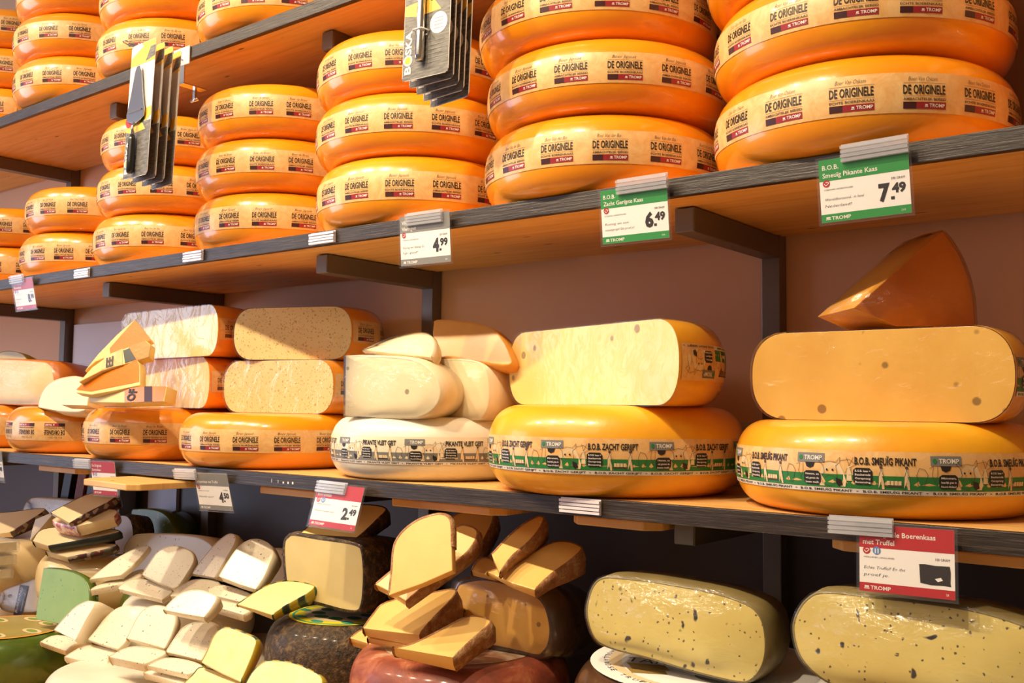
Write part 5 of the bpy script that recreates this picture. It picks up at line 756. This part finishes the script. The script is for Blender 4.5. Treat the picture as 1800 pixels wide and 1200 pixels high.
# ------------------------------------------------------------------ hanging tool packs
def slicer_pack(x, y, zt, label, rot, kind):
    if kind == 0: w_, h_, lab = .092, .281, 'slicer packs'
    else: w_, h_, lab = .092, .30, 'wand packs'
    o = empty('tool_pack', (x, y, zt)); tag(o, label, 'tool pack', 'cheese tool packs hanging from the shelf, ' + ('left set' if kind == 0 else 'right set')); o.rotation_euler = (R(-2), 0, R(rot))
    b = MB(); mats = ['pack_pale']
    b.prism([(0, -h_ + .006), (.006, -h_), (w_ - .006, -h_), (w_, -h_ + .006), (w_, -.006), (w_ - .006, 0), (.006, 0), (0, -.006)], -.0009, 0, 0, Matrix.Rotation(R(90), 4, 'X'))
    s = Sheet()
    s.rect(.001, -h_ + .001, w_ - .001, -h_ * .60, 'pack_print', 1); s.rect(.001, -h_ * .16, w_ - .001, -.001, 'cheese_print', 1)
    s.poly([(w_ * .62, -h_ * .15), (w_ - .001, -h_ * .13), (w_ - .001, -h_ * .05), (w_ * .8, -h_ * .05)], 'pack_print', 2); s.poly([(.001, -h_ * .10), (w_ * .5, -h_ * .03), (w_ * .4, -.001), (.001, -.001)], 'pack_pale', 2)
    s.poly([(w_ * .35, -h_ * .52), (w_ - .001, -h_ * .50), (w_ - .001, -h_ * .56), (w_ * .8, -h_ * .60), (w_ * .45, -h_ * .57)], 'cheese_print', 2); s.poly([(.001, -h_ * .60), (w_ * .6, -h_ * .58), (w_ * .8, -h_ * .66), (w_ * .3, -h_ * .67), (.001, -h_ * .65)], 'cheese_print', 2)
    for i in range(8): s.circle(w_ * (.6 + .05 * (i % 3)), -h_ * (.56 + .012 * (i // 2)), .004, .003, 'leaf_print', 3, 7, i)
    if kind == 0: s.circle(w_ * .12, -h_ * .57, .014, .014, 'card_red', 3, 20)
    else: s.circle(w_ * .76, -h_ * .73, .017, .017, 'card_white', 3, 24); s.rect(.001, -h_ * .6, w_ - .001, -h_ * .3, 'pack_print', 1)
    if kind:
        for i in range(6): s.rect(w_ * .55, -h_ * (.82 + i * .022), w_ * (.9 - .03 * (i % 3)), -h_ * (.816 + i * .022), 'grey_print', 3)
        for i in range(4): s.rect(w_ * .66, -h_ * (.705 + i * .018), w_ * .86, -h_ * (.703 + i * .018), 'ink_soft', 4)
    s.text('B', .017, -h_ + .010, .013, .012, 'white_print', 3, bold=.03, rot=R(90)); s.circle(.011, -h_ + .032, .0088, .0088, 'white_print', 3, 18); s.circle(.011, -h_ + .032, .0058, .0058, 'yellow_print' if kind else 'cheese_print', 4, 18); s.text('SKA', .017, -h_ + .041, .038, .012, 'white_print', 3, bold=.03, rot=R(90))
    s.emit(b, lambda x_, y_, l_: (x_, -.0001 - l_, y_), mats, .0002); b.build('backing_card', mats, o)
    cx = w_ * .44
    if kind == 0:
        t = MB(); t.prism([(cx - .012, -.060), (cx - .006, -.050), (cx + .006, -.050), (cx + .012, -.060), (cx + .024, -.115), (cx + .034, -.148), (cx + .032, -.160), (cx + .018, -.166), (cx + .005, -.170), (cx - .005, -.170), (cx - .018, -.166), (cx - .032, -.160), (cx - .034, -.148), (cx - .024, -.115)], .004, .0055, 0, Matrix.Rotation(R(90), 4, 'X')); bl = t.build('slicer_blade', 'steel', o, .0004)
        t = MB(); t.box((cx - .026, -.0075, -.146), (cx + .024, -.0056, -.1435)); t.build('blade_slot', 'grey_metal', bl)
        t = MB(); t.tube([(cx, -.005, -.169), (cx, -.009, -.18), (cx, -.008, -.197)], [.003, .0035, .004]); t.build('neck', 'steel', o)
        t = MB(); t.tube([(cx, -.008, -.195), (cx, -.0085, -.205), (cx, -.0085, -.250), (cx, -.0085, -.268), (cx, -.0085, -.274)], [.005, .0068, .0076, .008, .005], 0, 12); t.build('handle', 'handle_black', o)
    else:
        t = MB(); t.tube([(cx, -.008, -.04), (cx, -.008, -.125), (cx, -.008, -.15)], [.0016, .0022, .003]); t.tube([(cx, -.008, -.148), (cx, -.008, -.17), (cx, -.008, -.23), (cx, -.008, -.268), (cx, -.008, -.276)], [.004, .006, .0072, .0076, .006], 0, 12); t.build('wand', 'steel', o)
        t = MB(); t.tube([(cx - .012, -.001, -.228), (cx - .008, -.0155, -.228), (cx + .008, -.0155, -.228), (cx + .012, -.001, -.228)], .0013); t.build('tie', 'card_white', o)
    return o
def hook(x, y1, z, label, n):
    e = empty('display_hook', (x, 0, z)); tag(e, label, 'hook')
    b = MB()
    for dx in (-.006, .006): b.tube([(dx, -.003, 0), (dx, -y1 * .5, .001), (dx, -y1, .0)], .0016)
    b.tube([(-.006, -y1, 0), (-.006, -y1 - .010, .002), (0, -y1 - .015, .004), (.006, -y1 - .010, .002), (.006, -y1, 0)], .0016); b.build('wire', 'steel', e)
    b = MB(); b.box((-.030, -.004, -.012), (.030, -.0008, .028)); b.build('plate', 'pack_pale', e, .001)
    b = MB(); b.box((-.012, -.0035, -.05), (.012, -.001, -.012)); b.box((-.012, -.0035, -.052), (.012, .055, -.0495)); b.box((-.004, .030, -.075), (.004, .036, -.05)); b.tube([(-.012, .033, -.078), (.012, .033, -.078)], .004); b.build('clamp', 'steel', e)
hook(-1.872, .125, .742, 'steel hook with a pale plate on the highest shelf edge, holding the slicer packs', 4)
PKL = ['front cheese slicer pack of the left hanging set', 'second cheese slicer pack of the left hanging set', 'third cheese slicer pack of the left hanging set', 'rearmost cheese slicer pack of the left hanging set']
for i in range(4): slicer_pack(-1.866, -.122 + .0215 * i, .735 - .003 * i, PKL[i], -1 - 1.5 * i, 0)
hook(-1.028, .13, .762, 'steel hook on the highest shelf edge above the right hanging packs', 5)
PKR = ['front steel wand pack of the right hanging set', 'second steel wand pack of the right hanging set', 'third steel wand pack of the right hanging set', 'fourth steel wand pack of the right hanging set', 'rearmost steel wand pack of the right hanging set']
for i in range(5): slicer_pack(-1.070, -.122 + .0165 * i, .800 - .006 * i, PKR[i], 3 - 2.5 * i, 1)

# ------------------------------------------------------------------ odds and ends at the far left
b = MB(); b.box((0, 0, 0), (.22, .004, .16)); o = b.build('paper_sheet', 'pale_panel', None, .001); o.location = (-2.79, .37, ZU + .14); o.rotation_euler = (R(-4), R(-8), 0); tag(o, 'pale sheet standing against the wall behind the second stack from the left', 'sheet')
for i, (x, m_, lab, a) in enumerate([(-2.98, 'black', 'black folder leaning at the far left under the lower shelf, leftmost', 14), (-2.90, 'red_rind', 'brown folder leaning under the lower shelf, beside the leftmost black one', 14), (-2.83, 'black', 'black folder leaning in the middle of the row under the lower shelf', 12), (-2.76, 'wall_dark', 'dark grey folder leaning under the lower shelf, right of the black ones', 8), (-2.67, 'grey_metal', 'grey upright folder at the right end of the row under the lower shelf', 2)]):
    b = MB(); b.box((0, 0, 0), (.045, .05, .20)); o = b.build('folder', m_, None, .002); o.location = (x, .33, -.385); o.rotation_euler = (0, R(a), 0); tag(o, lab, 'folder', 'dark folders leaning under the lower shelf')
b = MB(); b.box((-2.58, W - .012, -.40), (-2.44, W - .0025, ZL - TH - .005)); struct('trim_3', b, 'blue_panel')
